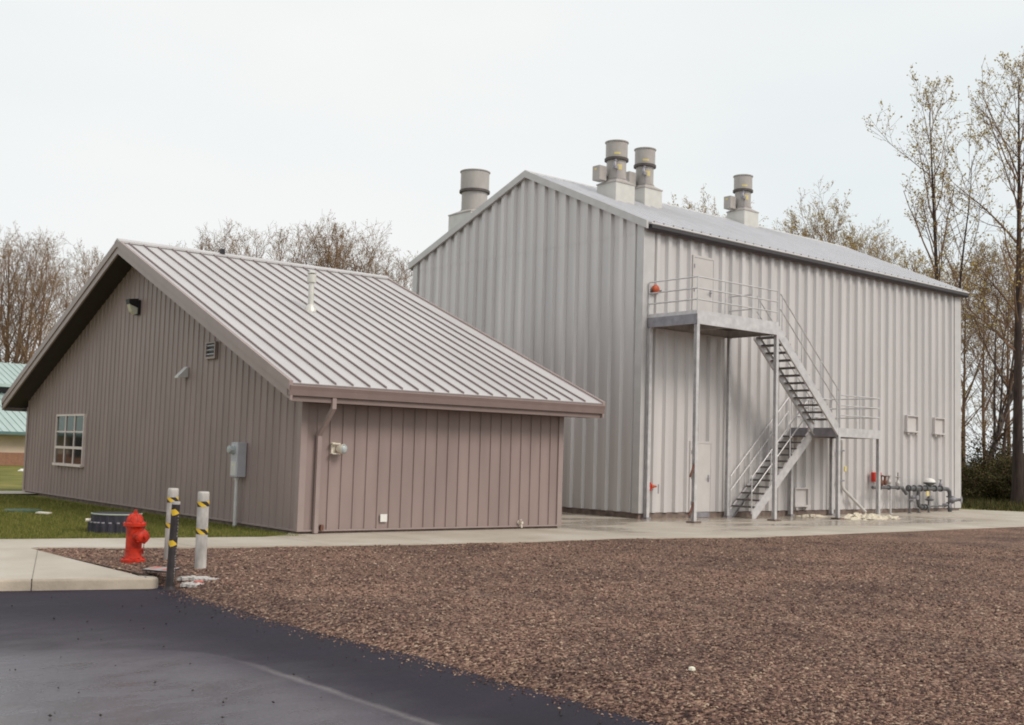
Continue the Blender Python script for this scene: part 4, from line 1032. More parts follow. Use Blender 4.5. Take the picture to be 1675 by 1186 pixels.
mb.tube([(14.2, -.5, .18), (15.7, -.5, .20)], .03, 8); mb.tube([(14.3, -.5, .2), (14.3, -.5, .78)], .03, 8); mb.tube([(13.25, -.5, .52), (13.6, -.5, .54)], .02, 8)
t.part('pipe', mb, M['pipe'], smooth=40)
mb = MB(); mb.lathe([(.06, .86), (.09, .92), (.20, .98), (.21, 1.0), (.21, 1.03)], (14.35, -.5, 0), n=20); t.part('regulator_body', mb, M['pipe'], smooth=40); mb = MB(); mb.lathe([(.12, .28), (.16, .33), (.10, .36), (.06, .45)], (14.35, -.5, .1), n=16); t.part('regulator_body', mb, M['pipe'], smooth=40)
mb = MB(); mb.lathe([(.21, 1.032), (.205, 1.06), (.16, 1.13), (.08, 1.17), (.01, 1.18)], (14.35, -.5, 0), n=20); t.part('regulator_dome', mb, M['white'], smooth=60)
for p_, s_, a_ in (((13.25, -.5, .50), .9, (0, -1, 0)), ((15.75, -.58, .42), 1.5, (.4, -1, 0)), ((15.1, -.5, .95), .8, (0, 0, 1)), ((15.4, -.5, .22), 1.0, (0, -1, 0)), ((13.0, -.55, .40), .7, (0, -1, 0))):
    mb = MB(); valve(mb, p_, s_, ax=a_); t.part('valve', mb, M['galv_dark'], smooth=40)
mb = MB(); mb.box(13.98, 14.16, -.60, -.58, .55, .72); t.part('tag', mb, M['yellow'])
mb = MB()
for x in (13.05, 14.3, 13.65): mb.tube([(x, -.5, .75 if x != 13.65 else .12), (x, -.5, -.03)], .035, 8); mb.lathe([(.08, 0), (.08, .02)], (x, -.5, -.045), n=10)
t.part('pipe_stand', mb, M['pipe'], smooth=40)

# crumpled sheets at the foot of the stairs
def crumple(name, cx, cy, rx, ry, h, m, label, cat, seed, z0, rot=0, group=None, n=26):
    mb = MB(); idx = {}
    for i in range(n + 1):
        for j in range(n + 1):
            u, v = i / n * 2 - 1, j / n * 2 - 1
            k = sqrt(max(u * u, v * v)); rr = 1 + .26 * mnoise.noise(Vector((u * 1.6 + seed, v * 1.6, seed))) + .5 * mnoise.noise(Vector((u * 4.3, v * 4.3 + seed, seed)))
            x, y = u * rx * rr, v * ry * rr
            z = h * max(0, (1 - k ** 2)) * (.25 + .8 * abs(mnoise.noise(Vector((u * 2.4, v * 2.4 + seed, seed * 2))))) + .9 * h * (abs(mnoise.noise(Vector((u * 4.6 + seed, v * 4.6, 1)))) ) * (1 - k ** 6)
            X, Y = cx + x * cos(rot) - y * sin(rot), cy + x * sin(rot) + y * cos(rot)
            idx[i, j] = len(mb.v); mb.v.append((X, Y, z0 + max(.004, z)))
    for i in range(n):
        for j in range(n): mb.face((idx[i, j], idx[i + 1, j], idx[i + 1, j + 1], idx[i, j + 1]))
    bot = len(mb.v)
    ed = [idx[i, 0] for i in range(n + 1)] + [idx[n, j] for j in range(1, n + 1)] + [idx[i, n] for i in range(n - 1, -1, -1)] + [idx[0, j] for j in range(n - 1, 0, -1)]
    for e in ed: mb.v.append((mb.v[e][0], mb.v[e][1], z0 - .03))
    for q in range(len(ed)): p_ = (q + 1) % len(ed); mb.face((ed[q], bot + q, bot + p_, ed[p_]))
    return single(name, mb, m, label, cat, (cx, cy, z0), group)
crumple('crumpled_sheet', 8.05, -1.95, .95, .42, .20, M['foam'], 'biggest crumpled cream sheet lying at the foot of the diagonal drain pipe', 'sheet', 2, zg(8, -2), .1, 'crumpled cream sheets by the landing')
crumple('crumpled_sheet', 9.05, -2.05, .55, .30, .12, M['foam'], 'flat crumpled cream sheet lying just right of the last landing column', 'sheet', 5, zg(9, -2), .2, 'crumpled cream sheets by the landing')
crumple('crumpled_sheet', 7.0, -.75, .55, .25, .10, M['foam'], 'small crumpled cream sheet against the wall left of the landing columns', 'sheet', 9, zg(7, -1), .2, 'crumpled cream sheets by the landing')

# ------------------------------------------------------------------ hydrant, bollards and litter
hx, hy = -16.91, -6.40; hz = zgr(hx, hy)
t = Thing('fire_hydrant', 'bright red fire hydrant standing on the gravel in front of the lawn', 'fire hydrant', (hx, hy, hz))
t.o.scale = (.93, .93, .885)
A = lambda name, mb, m, par=None, **k: t.part(name, mb, m, par, local=True, **k)
mb = MB(); mb.lathe([(.125, -.05), (.175, -.02), (.175, .035), (.165, .045), (.13, .06), (.122, .10), (.120, .17), (.126, .175), (.126, .195), (.117, .20), (.115, .50), (.125, .53), (.13, .545)], n=32); A('barrel', mb, M['hydrant'], smooth=40)
mb = MB(); mb.lathe([(.13, .546), (.162, .552), (.165, .575), (.165, .60), (.15, .612), (.125, .616)], n=32)
fl = A('upper_flange', mb, M['hydrant'], smooth=40)
mb = MB()
for k in range(8): a = k * pi / 4 + .2; mb.lathe([(.016, 0), (.016, .075)], (.148 * cos(a), .148 * sin(a), .545), n=6)
for k in range(8): a = k * pi / 4 + .2; mb.lathe([(.016, 0), (.016, .035)], (.152 * cos(a), .152 * sin(a), .035), n=6)
A('flange_bolt', mb, M['hydrant_dark'], fl)
mb = MB(); mb.lathe([(.122, .616), (.118, .65), (.105, .69), (.08, .725), (.05, .745), (.034, .75), (.034, .765), (.02, .768)], n=32)
for k in range(8):
    a = k * pi / 4; mb.tube([(.121 * cos(a), .121 * sin(a), .63), (.110 * cos(a), .110 * sin(a), .69), (.07 * cos(a), .07 * sin(a), .738)], .009, 6)
bo = A('bonnet', mb, M['hydrant'], smooth=40)
mb = MB(); mb.lathe([(.028, .769), (.024, .81)], n=5); A('operating_nut', mb, M['hydrant_dark'], bo)
ND = Vector((.18, -.98, 0)).normalized()
mb = MB(); mb.lathe([(.085, .08), (.085, .15), (.075, .16), (.075, .185)], (0, 0, .40), ND, 24); nz = A('pumper_nozzle', mb, M['hydrant'], smooth=40)
mb = MB(); mb.lathe([(.096, .186), (.10, .195), (.10, .245), (.088, .26), (.05, .27), (.03, .271), (.026, .31)], (0, 0, .40), ND, 24)
for k in range(6):
    a = k * pi / 3; xv = ND.orthogonal().normalized(); yv = ND.cross(xv); q = Vector((0, 0, .40)) + ND * .22 + (xv * cos(a) + yv * sin(a)) * .102; mb.lathe([(.014, -.02), (.014, .02)], q, ND, 6)
A('nozzle_cap', mb, M['hydrant'], nz, smooth=40)
for sx in (-1,):
    dd = ND.cross(Vector((0, 0, 1))) * sx
    mb = MB(); mb.lathe([(.055, .08), (.055, .13)], (0, 0, .44), dd, 18); hn = A('hose_nozzle', mb, M['hydrant'], smooth=40)
    mb = MB(); mb.lathe([(.064, .131), (.064, .165), (.05, .175), (.022, .176), (.02, .205)], (0, 0, .44), dd, 18); A('nozzle_cap', mb, M['hydrant'], hn, smooth=40)
mb = MB(); prv = None
for k in range(15):
    s_ = k / 14; q = ND * (.20 - .09 * s_) + Vector((.04 + .03 * s_, 0, .33 - .19 * sin(pi * s_ * .75)))
    mb.lathe([(.004, -.006), (.011, -.005), (.011, .005), (.004, .006)], q, (1, .3 * (k % 2), .2), 8)
A('chain', mb, M['hydrant_dark'])

def band(mb, r, z, h, seg=24, cov=2 * pi, a0=0, slope=0.0):
    for k in range(seg):
        a, b = a0 + cov * k / seg, a0 + cov * (k + 1) / seg; n = len(mb.v)
        za, zb = z + slope * cos(a), z + slope * cos(b)
        mb.v += [(r * cos(a), r * sin(a), za), (r * cos(b), r * sin(b), zb), (r * cos(b), r * sin(b), zb + h), (r * cos(a), r * sin(a), za + h)]
        mb.uv[len(mb.f)] = [(k / seg * cov / 2, 0), ((k + 1) / seg * cov / 2, 0), ((k + 1) / seg * cov / 2, 1), (k / seg * cov / 2, 1)]
        mb.face((n, n + 1, n + 2, n + 3))
def bollard(x, y, label, lean):
    z = zgr(x, y)
    t = Thing('pipe_bollard', label, 'bollard', (x, y, z), 0, 'white pipe bollards by the hydrant'); t.o.rotation_euler = lean; t.o.scale = (.93, .93, .955)
    mb = MB(); mb.lathe([(.083, -.15), (.083, 1.035), (.081, 1.055), (.072, 1.068), (.04, 1.06), (.005, 1.055)], n=28); t.part('pipe', mb, M['bollard'], local=True, smooth=40)
    for zz, sl in ((.86, .006), (.47, -.006)):
        mb = MB(); band(mb, .0855, zz, .075, slope=sl); t.part('hazard_tape', mb, M['tape'], local=True)
bollard(-16.32, -6.26, 'white pipe bollard with hazard tape standing behind the black post', (0, radians(.5), 0))
bollard(-16.43, -7.50, 'white pipe bollard with hazard tape standing alone right of the black post', (0, radians(-.2), 0))
px, py = -17.36, -8.64; pz = zgr(px, py)
t = Thing('marker_post', 'slim black marker post with yellow tape and white lettering at the kerb corner', 'post', (px, py, pz - .01))
t.o.rotation_euler = (radians(.9), radians(1.0), 0)
A = lambda name, mb, m, par=None, **k: t.part(name, mb, m, par, local=True, **k)
mb = MB(); mb.lathe([(.10, -.05), (.095, .02), (.06, .05), (.052, .08), (.049, 1.075), (.0485, 1.08)], n=24); mb.lathe([(.05, .0), (.03, .01)], (0, 0, 1.08), n=20); A('pole', mb, M['post'], smooth=40)
mb = MB(); mb.lathe([(.0515, 1.055), (.0515, 1.085), (.045, 1.09), (.04, 1.082)], n=24, caps=False); A('rim', mb, M['rag'], smooth=40)
for zz in (.935, .56):
    mb = MB(); band(mb, .0515, zz, .075, seg=20, slope=.02); A('hazard_tape', mb, M['tape_wide'])
mb = MB(); rn = random.Random(3); z = .90   # a column of small worn white letters
while z > .10:
    a = -1.02 + rn.uniform(-.05, .05); h = .021 if z > .6 else .016
    if not (.54 < z < .64):
        for k in range(rn.choice((2, 3, 3))):
            a2 = a + rn.uniform(-.16, .16); w_ = rn.choice((.07, .10, .26)); hh = h if w_ < .2 else .005; zz = z + (rn.choice((0, h * .5, h)) if w_ > .2 else 0)
            n = len(mb.v); r0 = .0515
            for i in range(3):
                aa = a2 + w_ * (i / 2 - .5); mb.v += [(r0 * cos(aa), r0 * sin(aa), zz), (r0 * cos(aa), r0 * sin(aa), zz + hh)]
            for i in range(2): mb.face((n + 2 * i, n + 2 * i + 2, n + 2 * i + 3, n + 2 * i + 1))
    z -= h * 1.9
A('lettering', mb, M['rag'])

def panel(name, pts, th, mats, marks, label, cat, group=None, up=Vector((0, 0, 1))):
    """a thin rigid board lying on the ground, pts: four world corners of its top"""
    mb = MB(); P4 = [Vector(p) for p in pts]; nrm = (P4[1] - P4[0]).cross(P4[3] - P4[0]).normalized(); nrm = -nrm if nrm.z < 0 else nrm
    n = len(mb.v); mb.v += [tuple(p) for p in P4] + [tuple(p - nrm * th) for p in P4]
    mb.face((n, n + 1, n + 2, n + 3)); mb.face((n + 7, n + 6, n + 5, n + 4), 1)
    for i in range(4): j = (i + 1) % 4; mb.face((n + i, n + 4 + i, n + 4 + j, n + j), 1)
    c_ = sum(P4, Vector()) / 4
    o = single(name, mb, mats, label, cat, tuple(c_), group)
    for k, (u0, u1, v0, v1, mm) in enumerate(marks):
        m2 = MB(); f = lambda u, v: P4[0].lerp(P4[1], u).lerp(P4[3].lerp(P4[2], u), v) + nrm * .002
        m2.quad(f(u0, v0), f(u1, v0), f(u1, v1), f(u0, v1))
        me = make_mesh('printed_mark', m2, mm, None, Matrix.Translation(tuple(c_)).inverted()); q = bpy.data.objects.new('printed_mark', me); COL.objects.link(q); q.parent = o
    return o
gz = lambda x, y: zgr(x, y)
panel('fallen_sign', [(-17.34, -7.74, .03), (-17.28, -8.36, .06), (-17.08, -8.30, .09), (-17.14, -7.68, .05)], .02, [M['sign'], M['black']],
      [(.12, .36, .3, .95, M['sign_red']), (.66, .95, .15, .9, M['sign_red'])], 'fallen grey sign board with faded red print propped behind the black post', 'sign')
for (cx, cy, rx, ry, h, sd_, rot, lab) in ((-17.06, -8.74, .17, .10, .026, 3, -.75, 'torn white sheet with red print on the gravel, right beside the black post'),
                                     (-16.90, -8.38, .17, .09, .024, 8, -.55, 'torn white sheet on the gravel below the standalone white bollard'),
                                     (-16.88, -8.62, .14, .07, .022, 12, -.7, 'narrow torn white strip lying furthest right from the black post')):
    o = crumple('torn_sheet', cx, cy, rx, ry, h, M['rag'], lab, 'litter', sd_, gz(cx, cy) + .008, rot, 'torn white sheets on the gravel', n=18)
    if sd_ == 3:
        m2 = MB(); m2.bbox(cx - .02, cx + .08, cy - .02, cy + .05, gz(cx, cy) + .02, gz(cx, cy) + .045, .006)
        me = make_mesh('red_scrap', m2, M['sign_red'], None, Matrix.Translation(o.location).inverted()); q = bpy.data.objects.new('printed_mark', me); COL.objects.link(q); q.parent = o

# stacked dark ring on the lawn
wx, wy = -15.15, -1.30
t = Thing('riser_ring', 'dark plastic riser ring with pale green lid sunk in the lawn behind the hydrant', 'riser ring', (wx, wy, -.03))
A = lambda name, mb, m, par=None, **k: t.part(name, mb, m, par, local=True, **k)
def scallop(mb, r, z0, z1, k=22, amp=.012):
    n = len(mb.v); N_ = k * 4
    for z, rr in ((z0, r), (z1, r - .012), (z1, r - .06)):
        for i in range(N_):
            a = 2 * pi * i / N_; q = rr + amp * (1 if (i % 4) in (1, 2) else -1); mb.v.append((q * cos(a), q * sin(a), z))
    for l in range(2):
        for i in range(N_): j = (i + 1) % N_; mb.face((n + l * N_ + i, n + l * N_ + j, n + l * N_ + N_ + j, n + l * N_ + N_ + i))
mb = MB(); scallop(mb, .49, -.05, .20); A('lower_ring', mb, M['plastic_dark'])
mb = MB(); mb.lathe([(.44, .201), (.44, .345)], n=40, caps=False); scallop(mb, .445, .202, .345, 18, .010); A('upper_ring', mb, M['plastic_dark'])
mb = MB()
for k in range(26): a = 2 * pi * k / 26 + .05 * sin(k * 5); mb.box(.462 * cos(a) - .025, .462 * cos(a) + .025, .462 * sin(a) - .02, .462 * sin(a) + .02, .2005, .222)
A('ring_clip', mb, M['galv_dark'])
mb = MB(); mb.lathe([(.43, .346), (.448, .350), (.448, .364), (.43, .368)], n=40, caps=False); A('lid_rim', mb, M['lid'], smooth=30)
mb = MB(); mb.lathe([(.43, .347), (.428, .366), (.02, .372)], n=40); A('lid', mb, M['plastic_dark'], smooth=30)
mb = MB(); mb.tube([(-.53, .10, .24), (-.44, .08, .24)], .03, 10); A('vent_plug', mb, M['cream'])

mb = MB(); mb.lathe([(.42, -.02), (.42, .03), (.40, .04), (.02, .045)], (-14.72, 5.29, -.02), n=32); single('access_lid', mb, M['green_lid'], 'flat dark green access lid lying on the lawn', 'lid', (-14.72, 5.29, -.02), smooth=30)
panel('cream_board', [(-14.87, 4.0, .035), (-14.70, 3.72, .03), (-14.58, 3.80, .045), (-14.75, 4.08, .05)], .025, [M['cream'], M['cream']], [], 'short pale cream board lying on the lawn near the green lid', 'board')
crumple('white_rag', -4.2, 38.5, .30, .18, .16, M['white'], 'tiny white rag on the far lawn before the teal roofed building', 'rag', 4, 0.0, .3, n=10)
mb = MB(); rn = random.Random(8); n = 0
mb.lathe([(.012, -.01), (.032, .0), (.028, .018), (.012, .026)], (-16.32, -16.0, zgr(-16.32, -16.0) + .01), n=6); single('pale_stone', mb, M['pale_stone'], 'single pale stone standing out on the dark gravel in the foreground', 'stone', (-16.32, -16.0, 0))

# ------------------------------------------------------------------ the teal roofed building far left
tb = Thing('teal_roofed_building', 'low brick and beige building with pale teal metal roofs far behind the lawn', 'building', (-20, 51, 0))
A = lambda name, mb, m, par=None, **k: tb.part(name, mb, m, par, **k)
xa, xb = -62, 9
mb = MB(); mb.box(xa, xb, 51.0, 66, -.2, .74); A('brick_base', mb, M['brick'])
mb = MB(); mb.box(xa + .05, xb - .05, 51.08, 65.9, .7405, 2.0); A('wall', mb, M['beige'])
mb = MB(); y0, y1, z0, z1 = 50.2, 58.2, 1.98, 4.58
mb.prism([(y0, z0), (y1, z1), (y1, z1 - .25), (y0, z0 - .12)], lambda a, b, t_: (t_, a, b), xa - .5, xb + .5)
r1 = A('roof', mb, M['teal_roof'])
mb = MB(); x = xa
while x < xb + .4:
    mb.bar((x, y0, z0 + .03), (x, y1, z1 + .03), .04, .05); x += .42
A('roof_seams', mb, M['teal_roof'], r1)
mb = MB(); mb.box(xa - .5, xb + .5, y0 - .12, y0 - .002, z0 - .16, z0 + .03); A('gutter', mb, M['teal_trim'], r1)
mb = MB(); mb.box(xa + .1, xb - .1, 58.21, 65.8, 4.3, 5.16); A('clerestory_window', mb, M['dark_win'])
mb = MB(); y0, y1, z0, z1 = 57.4, 63.0, 5.18, 6.9
mb.prism([(y0, z0), (y1, z1), (y1 + 5.6, z0), (y1 + 5.6, z0 - .2), (y0, z0 - .2)], lambda a, b, t_: (t_, a, b), xa - .5, xb + .5)
r2 = A('roof', mb, M['teal_roof'])
mb = MB(); x = xa
while x < xb + .4:
    mb.bar((x, y0, z0 + .03), (x, y1, z1 + .03), .04, .05); x += .42
A('roof_seams', mb, M['teal_roof'], r2)
for x in (-44, -31, -24.5, -20, -8):
    mb = MB(); mb.box(x - .75, x + .75, 50.96, 51.05, .55, 1.75); A('window', mb, M['dark_win'])
# ------------------------------------------------------------------ trees
class Tree:
    def __init__(s, seed): s.rn = random.Random(seed); s.trunk = MB(); s.crown = MB()
    def tubes(s, mb, pts, r0, r1, n):
        k = len(pts) - 1; mb.tube(pts, [r0 + (r1 - r0) * i / k for i in range(k + 1)], n, caps=False)
    def leafcard(s, p, size, m=1):
        rn = s.rn; a = Vector((rn.uniform(-1, 1), rn.uniform(-1, 1), rn.uniform(-1, 1))).normalized(); b = a.orthogonal().normalized(); a *= size; b *= size * rn.uniform(.5, .9)
        s.crown.quad(p - a * .5, p - b * .5, p + a * .5, p + b * .5, m)
    def path(s, p, d, L, n, wob, lift):
        rn = s.rn; pts = [p.copy()]; d = d.normalized()
        for i in range(n):
            d = (d + Vector((rn.gauss(0, wob), rn.gauss(0, wob), rn.gauss(0, wob) + lift))).normalized(); p = p + d * (L / n); pts.append(p.copy())
        return pts, d
    def grow(s, pts, r, lev, L, cfg):
        """side shoots along a branch"""
        rn = s.rn; n = cfg['n'][lev]
        for k in range(n):
            t = cfg['t0'][lev] + (1 - cfg['t0'][lev]) * (k + rn.random()) / n; x = t * (len(pts) - 1); i = min(int(x), len(pts) - 2); p = pts[i].lerp(pts[i + 1], x - i)
            ax = (pts[i + 1] - pts[i]).normalized(); sd = ax.orthogonal().normalized(); sd = Matrix.Rotation(rn.random() * 6.28, 3, ax) @ sd
            an = radians(rn.uniform(*cfg['ang'][lev])); d = ax * cos(an) + sd * sin(an)
            l = L * cfg['len'][lev] * rn.uniform(.6, 1.15) * (1.1 - .45 * t)
            last = lev == len(cfg['n']) - 1
            q, _ = s.path(p, d, l, 2 if last else 3, cfg['wob'], cfg['lift'])
            rr = max(cfg['rmin'], r * cfg['rk'][lev] * (1 - .5 * t))
            s.tubes(s.crown, q, rr, max(cfg['rmin'] * .6, rr * .4), 3)
            if last:
                for _ in range(cfg['leaves']):
                    if rn.random() < cfg['lp']: s.leafcard(q[-1].lerp(q[0], rn.random() * .7) + Vector((rn.gauss(0, .08), rn.gauss(0, .08), rn.gauss(0, .08))), rn.uniform(*cfg['ls']))
            else: s.grow(q, rr, lev + 1, l, cfg)
    def build(s, H, r, base, prof, nb, cfg, lean=(0, 0), wob=.018, blen=.3, elev=(35, 65), fork=0):
        rn = s.rn
        d = Vector((lean[0], lean[1], 1)); pts, _ = s.path(Vector((0, 0, -.3)), d, H, 14, wob, .02)
        tops = [(pts, r, base)]
        for f in range(fork):
            i = rn.randint(3, 7); ax = pts[i]; dd = Vector((rn.uniform(-.5, .5), rn.uniform(-.5, .5), 1)); q, _ = s.path(ax, dd, (H - ax.z) * rn.uniform(.75, .98), 9, .03, .08); tops.append((q, r * .6 * (1 - i / 16), .25))
        for pts_, r_, b_ in tops:
            k = len(pts_) - 1; s.trunk.tube(pts_, [r_ * (1.25 if (j == 0 and pts_ is pts) else 1) * (1 - .97 * (j / k) ** .72) + .010 for j in range(k + 1)], 9, caps=False)
            n = nb if pts_ is pts else int(nb * .6)
            for j in range(n):
                t = b_ + (.985 - b_) * (j + rn.random()) / n; x = t * k; i = min(int(x), k - 1); p = pts_[i].lerp(pts_[i + 1], x - i)
                az = j * 2.4 + rn.uniform(-.6, .6); e = radians(elev[0] + (elev[1] - elev[0]) * t + rn.uniform(-12, 12))
                L = H * blen * prof((t - b_) / (1 - b_)) * rn.uniform(.65, 1.2)
                q, _ = s.path(p, Vector((cos(az) * cos(e), sin(az) * cos(e), sin(e))), L, 5, cfg['wob'], cfg['lift'])
                rr = max(cfg['rmin'] * 1.6, r_ * .32 * (1 - t) ** .6 * (L / (H * blen)) ** .3)
                s.tubes(s.crown, q, rr, rr * .3, 4); s.grow(q, rr, 0, L, cfg)
        zs = sorted(v[2] for v in s.crown.v); f = H / zs[int(len(zs) * .995)]     # make the tree exactly H high
        for b in (s.trunk, s.crown): b.v = [(x, y, z * f) for x, y, z in b.v]
        return s
    def thing(s, name, label, loc, mt, mc, ml, rz=0, group=None, cat='tree'):
        t = Thing(name, label, cat, loc, rz, group)
        t.part('trunk', s.trunk, mt, local=True, smooth=60)
        t.part('crown', s.crown, [mc, ml], local=True, smooth=False)
        return t.o
up = lambda u: .35 + .65 * sin(pi * min(1, u * .8 + .2)) if u < .8 else .95 - (u - .8) * 2.6
CF = dict(n=(6, 5), t0=(.25, .15), ang=((25, 50), (25, 60)), len=(.5, .55), wob=.10, lift=.10, rmin=.011, rk=(.5, .5), leaves=2, lp=.35, ls=(.06, .14))
CFB = dict(CF, n=(6, 5), leaves=3, lp=.8, ls=(.08, .17))
PROTO = {}
def proto(k, seed, H, r, base, nb, cfg, bl, el, mats, fork=0, name='bare_tree', lean=(0, 0)):
    PROTO[k] = (Tree(seed).build(H, r, base, up, nb, cfg, blen=bl, elev=el, fork=fork, lean=lean), H, mats, name)
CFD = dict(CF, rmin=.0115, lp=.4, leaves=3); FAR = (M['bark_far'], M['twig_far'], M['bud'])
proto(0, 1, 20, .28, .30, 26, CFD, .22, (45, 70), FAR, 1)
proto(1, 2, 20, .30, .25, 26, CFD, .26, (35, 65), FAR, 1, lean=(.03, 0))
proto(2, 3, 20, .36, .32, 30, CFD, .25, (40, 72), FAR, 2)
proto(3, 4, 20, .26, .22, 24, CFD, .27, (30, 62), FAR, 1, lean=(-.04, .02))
proto(4, 5, 20, .20, .22, 26, CFB, .22, (40, 70), (M['bark_far'], M['twig_far'], M['leaf']), 1, 'budding_tree')
proto(5, 6, 20, .22, .18, 26, CFB, .26, (35, 66), (M['bark_far'], M['twig_far'], M['leaf']), 2, 'budding_tree')
first = {}
rn = random.Random(77)
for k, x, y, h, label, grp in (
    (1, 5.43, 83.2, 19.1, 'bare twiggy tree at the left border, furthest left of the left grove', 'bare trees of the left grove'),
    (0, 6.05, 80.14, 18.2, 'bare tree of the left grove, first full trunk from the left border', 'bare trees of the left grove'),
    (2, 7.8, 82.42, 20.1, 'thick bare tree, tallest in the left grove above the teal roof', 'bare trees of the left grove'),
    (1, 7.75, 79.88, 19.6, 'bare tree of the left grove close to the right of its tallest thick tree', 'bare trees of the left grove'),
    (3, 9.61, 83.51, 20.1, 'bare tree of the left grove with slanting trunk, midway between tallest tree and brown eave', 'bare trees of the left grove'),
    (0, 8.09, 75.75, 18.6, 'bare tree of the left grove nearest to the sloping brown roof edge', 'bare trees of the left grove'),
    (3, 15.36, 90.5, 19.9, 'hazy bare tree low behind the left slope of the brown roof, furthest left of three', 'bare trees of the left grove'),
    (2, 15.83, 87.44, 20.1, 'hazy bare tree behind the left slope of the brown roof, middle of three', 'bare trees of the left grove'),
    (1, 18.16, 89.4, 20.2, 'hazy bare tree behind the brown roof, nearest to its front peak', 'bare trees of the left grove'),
    (0, 20.45, 71.74, 19.8, 'short bare tree behind the brown ridge, furthest left of the row there', 'bare trees behind the brown roof ridge'),
    (1, 20.67, 70.15, 20.6, 'bare tree directly behind the small dark bracket on the brown ridge', 'bare trees behind the brown roof ridge'),
    (3, 23.5, 72.89, 21.7, 'bare tree second to the right of the dark ridge bracket', 'bare trees behind the brown roof ridge'),
    (2, 22.93, 68.22, 20.8, 'bare tree left of the open sky gap over the middle of the brown ridge', 'bare trees behind the brown roof ridge'),
    (0, 25.77, 68.42, 21.0, 'slim bare tree standing alone right of the sky gap over the brown ridge', 'bare trees behind the brown roof ridge'),
    (3, 28.01, 69.12, 21.4, 'bare tree directly behind the white flue pipe on the brown roof', 'bare trees behind the brown roof ridge'),
    (1, 26.82, 64.91, 21.0, 'bare tree just right of the white flue pipe, left flank of dense clump', 'bare trees behind the brown roof ridge'),
    (2, 28.62, 65.93, 21.7, 'bare tree in the dense clump behind the ridge, its tallest', 'bare trees behind the brown roof ridge'),
    (0, 27.38, 61.81, 20.9, 'dense bare tree in the middle of the clump behind the brown ridge', 'bare trees behind the brown roof ridge'),
    (2, 29.76, 63.69, 21.4, 'bare tree on the right half of the dense clump behind the ridge', 'bare trees behind the brown roof ridge'),
    (1, 31.68, 64.69, 21.4, 'bare tree on the right flank of the dense clump behind the ridge', 'bare trees behind the brown roof ridge'),
    (3, 30.41, 60.68, 19.8, 'drooping bare tree at the right end of the dense clump, above the ridge end', 'bare trees behind the brown roof ridge'),
    (0, 37.35, 66.63, 19.8, 'faint thin bare tree in the gap between brown roof and silver gable', 'bare trees behind the brown roof ridge'),
    (3, 39.41, 67.42, 20.7, 'faint thin bare tree touching the left eave of the silver building', 'bare trees behind the brown roof ridge'),
    (4, 48.09, 42.71, 23.4, 'ochre budding treetop peeking over silver ridge right of the paired stacks', 'budding trees behind the silver roof'),
    (5, 50.29, 42.18, 23.3, 'low budding treetop over silver ridge midway between the paired and the single stack', 'budding trees behind the silver roof'),
    (4, 50.3, 39.53, 23.4, 'budding treetop over silver ridge just left of the single right stack', 'budding trees behind the silver roof'),
    (5, 47.43, 29.32, 18.5, 'small budding tree behind the silver roof, furthest left of the right clump', 'budding trees behind the silver roof'),
    (4, 48.85, 29.26, 20.2, 'budding tree behind the silver roof, left shoulder of the right clump', 'budding trees behind the silver roof'),
    (5, 47.95, 27.29, 21.2, 'budding tree behind the silver roof, tallest peak of the right clump', 'budding trees behind the silver roof'),
    (4, 47.92, 26.06, 20.6, 'budding tree behind the silver roof, right of the clump peak', 'budding trees behind the silver roof'),
    (5, 50.44, 26.58, 20.3, 'budding tree behind the silver roof on the falling right side of the clump', 'budding trees behind the silver roof'),
    (4, 47.81, 23.74, 18.5, 'low budding tree behind the silver roof at the right foot of the clump', 'budding trees behind the silver roof'),
    (5, 47.01, 21.87, 17.7, 'bushy ochre tree behind the lower right part of the silver roof', 'budding trees behind the silver roof'),
    (4, 42.98, 17.59, 15.8, 'bushy ochre tree behind the silver roof left of the tall dark trunk', 'budding trees behind the silver roof'),
    (5, 42.16, 15.74, 15.0, 'ochre tree directly behind the tall dark trunk over the roof end', 'budding trees behind the silver roof'),
    (5, 38.34, 11.14, 14.5, 'slender budding tree rising just past the right end of the silver roof', 'trees at the wood edge right of the silver building'),
    (4, 37.4, 9.31, 14.5, 'loose budding tree between the silver roof end and the dark border trunk', 'trees at the wood edge right of the silver building'),
    (5, 42.21, 10.36, 15.8, 'budding tree closely left of the dark border trunk', 'trees at the wood edge right of the silver building'),
):
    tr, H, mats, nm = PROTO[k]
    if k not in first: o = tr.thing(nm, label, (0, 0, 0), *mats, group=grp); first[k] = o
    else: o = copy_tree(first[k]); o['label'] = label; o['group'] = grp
    s_ = h / H
    o.location = (x, y, -.2); o.rotation_euler = (0, 0, rn.random() * 6.28); o.scale = (s_ * rn.uniform(.85, 1.1), s_ * rn.uniform(.85, 1.1), s_)

# the big trees at the wood edge on the right
CT = dict(CFB, n=(6, 5), rmin=.010, leaves=4, lp=.8, ls=(.07, .16), lift=.12)
tall = lambda u: .75 + .35 * sin(pi * u) if u < .75 else 1.0 - (u - .75) * 2.4
Tree(31).build(23.2, .27, .40, tall, 22, CT, blen=.19, elev=(35, 66), fork=1, wob=.010).thing('tall_tree', 'tall dark trunked tree with ochre buds rising behind the right end of the silver roof', (33.6, 9.75, -.3), M['bark_dark'], M['twig'], M['leaf'], 1.1)
Tree(35).build(20.3, .29, .34, tall, 34, dict(CT, lp=.7), blen=.19, elev=(40, 66), fork=0, wob=.004).thing('tall_tree', 'thick black trunked tall tree cut by the right border of the photo', (25.9, 1.95, -.3), M['bark_dark'], M['twig'], M['leaf'], .4)
Tree(38).build(21.0, .3, .35, tall, 20, CT, blen=.20, elev=(30, 60), fork=0, wob=.01).thing('tall_tree', 'tall budding tree just beyond the right border', (36.6, 5.0, -.3), M['bark_dark'], M['twig'], M['leaf'], 2.2)
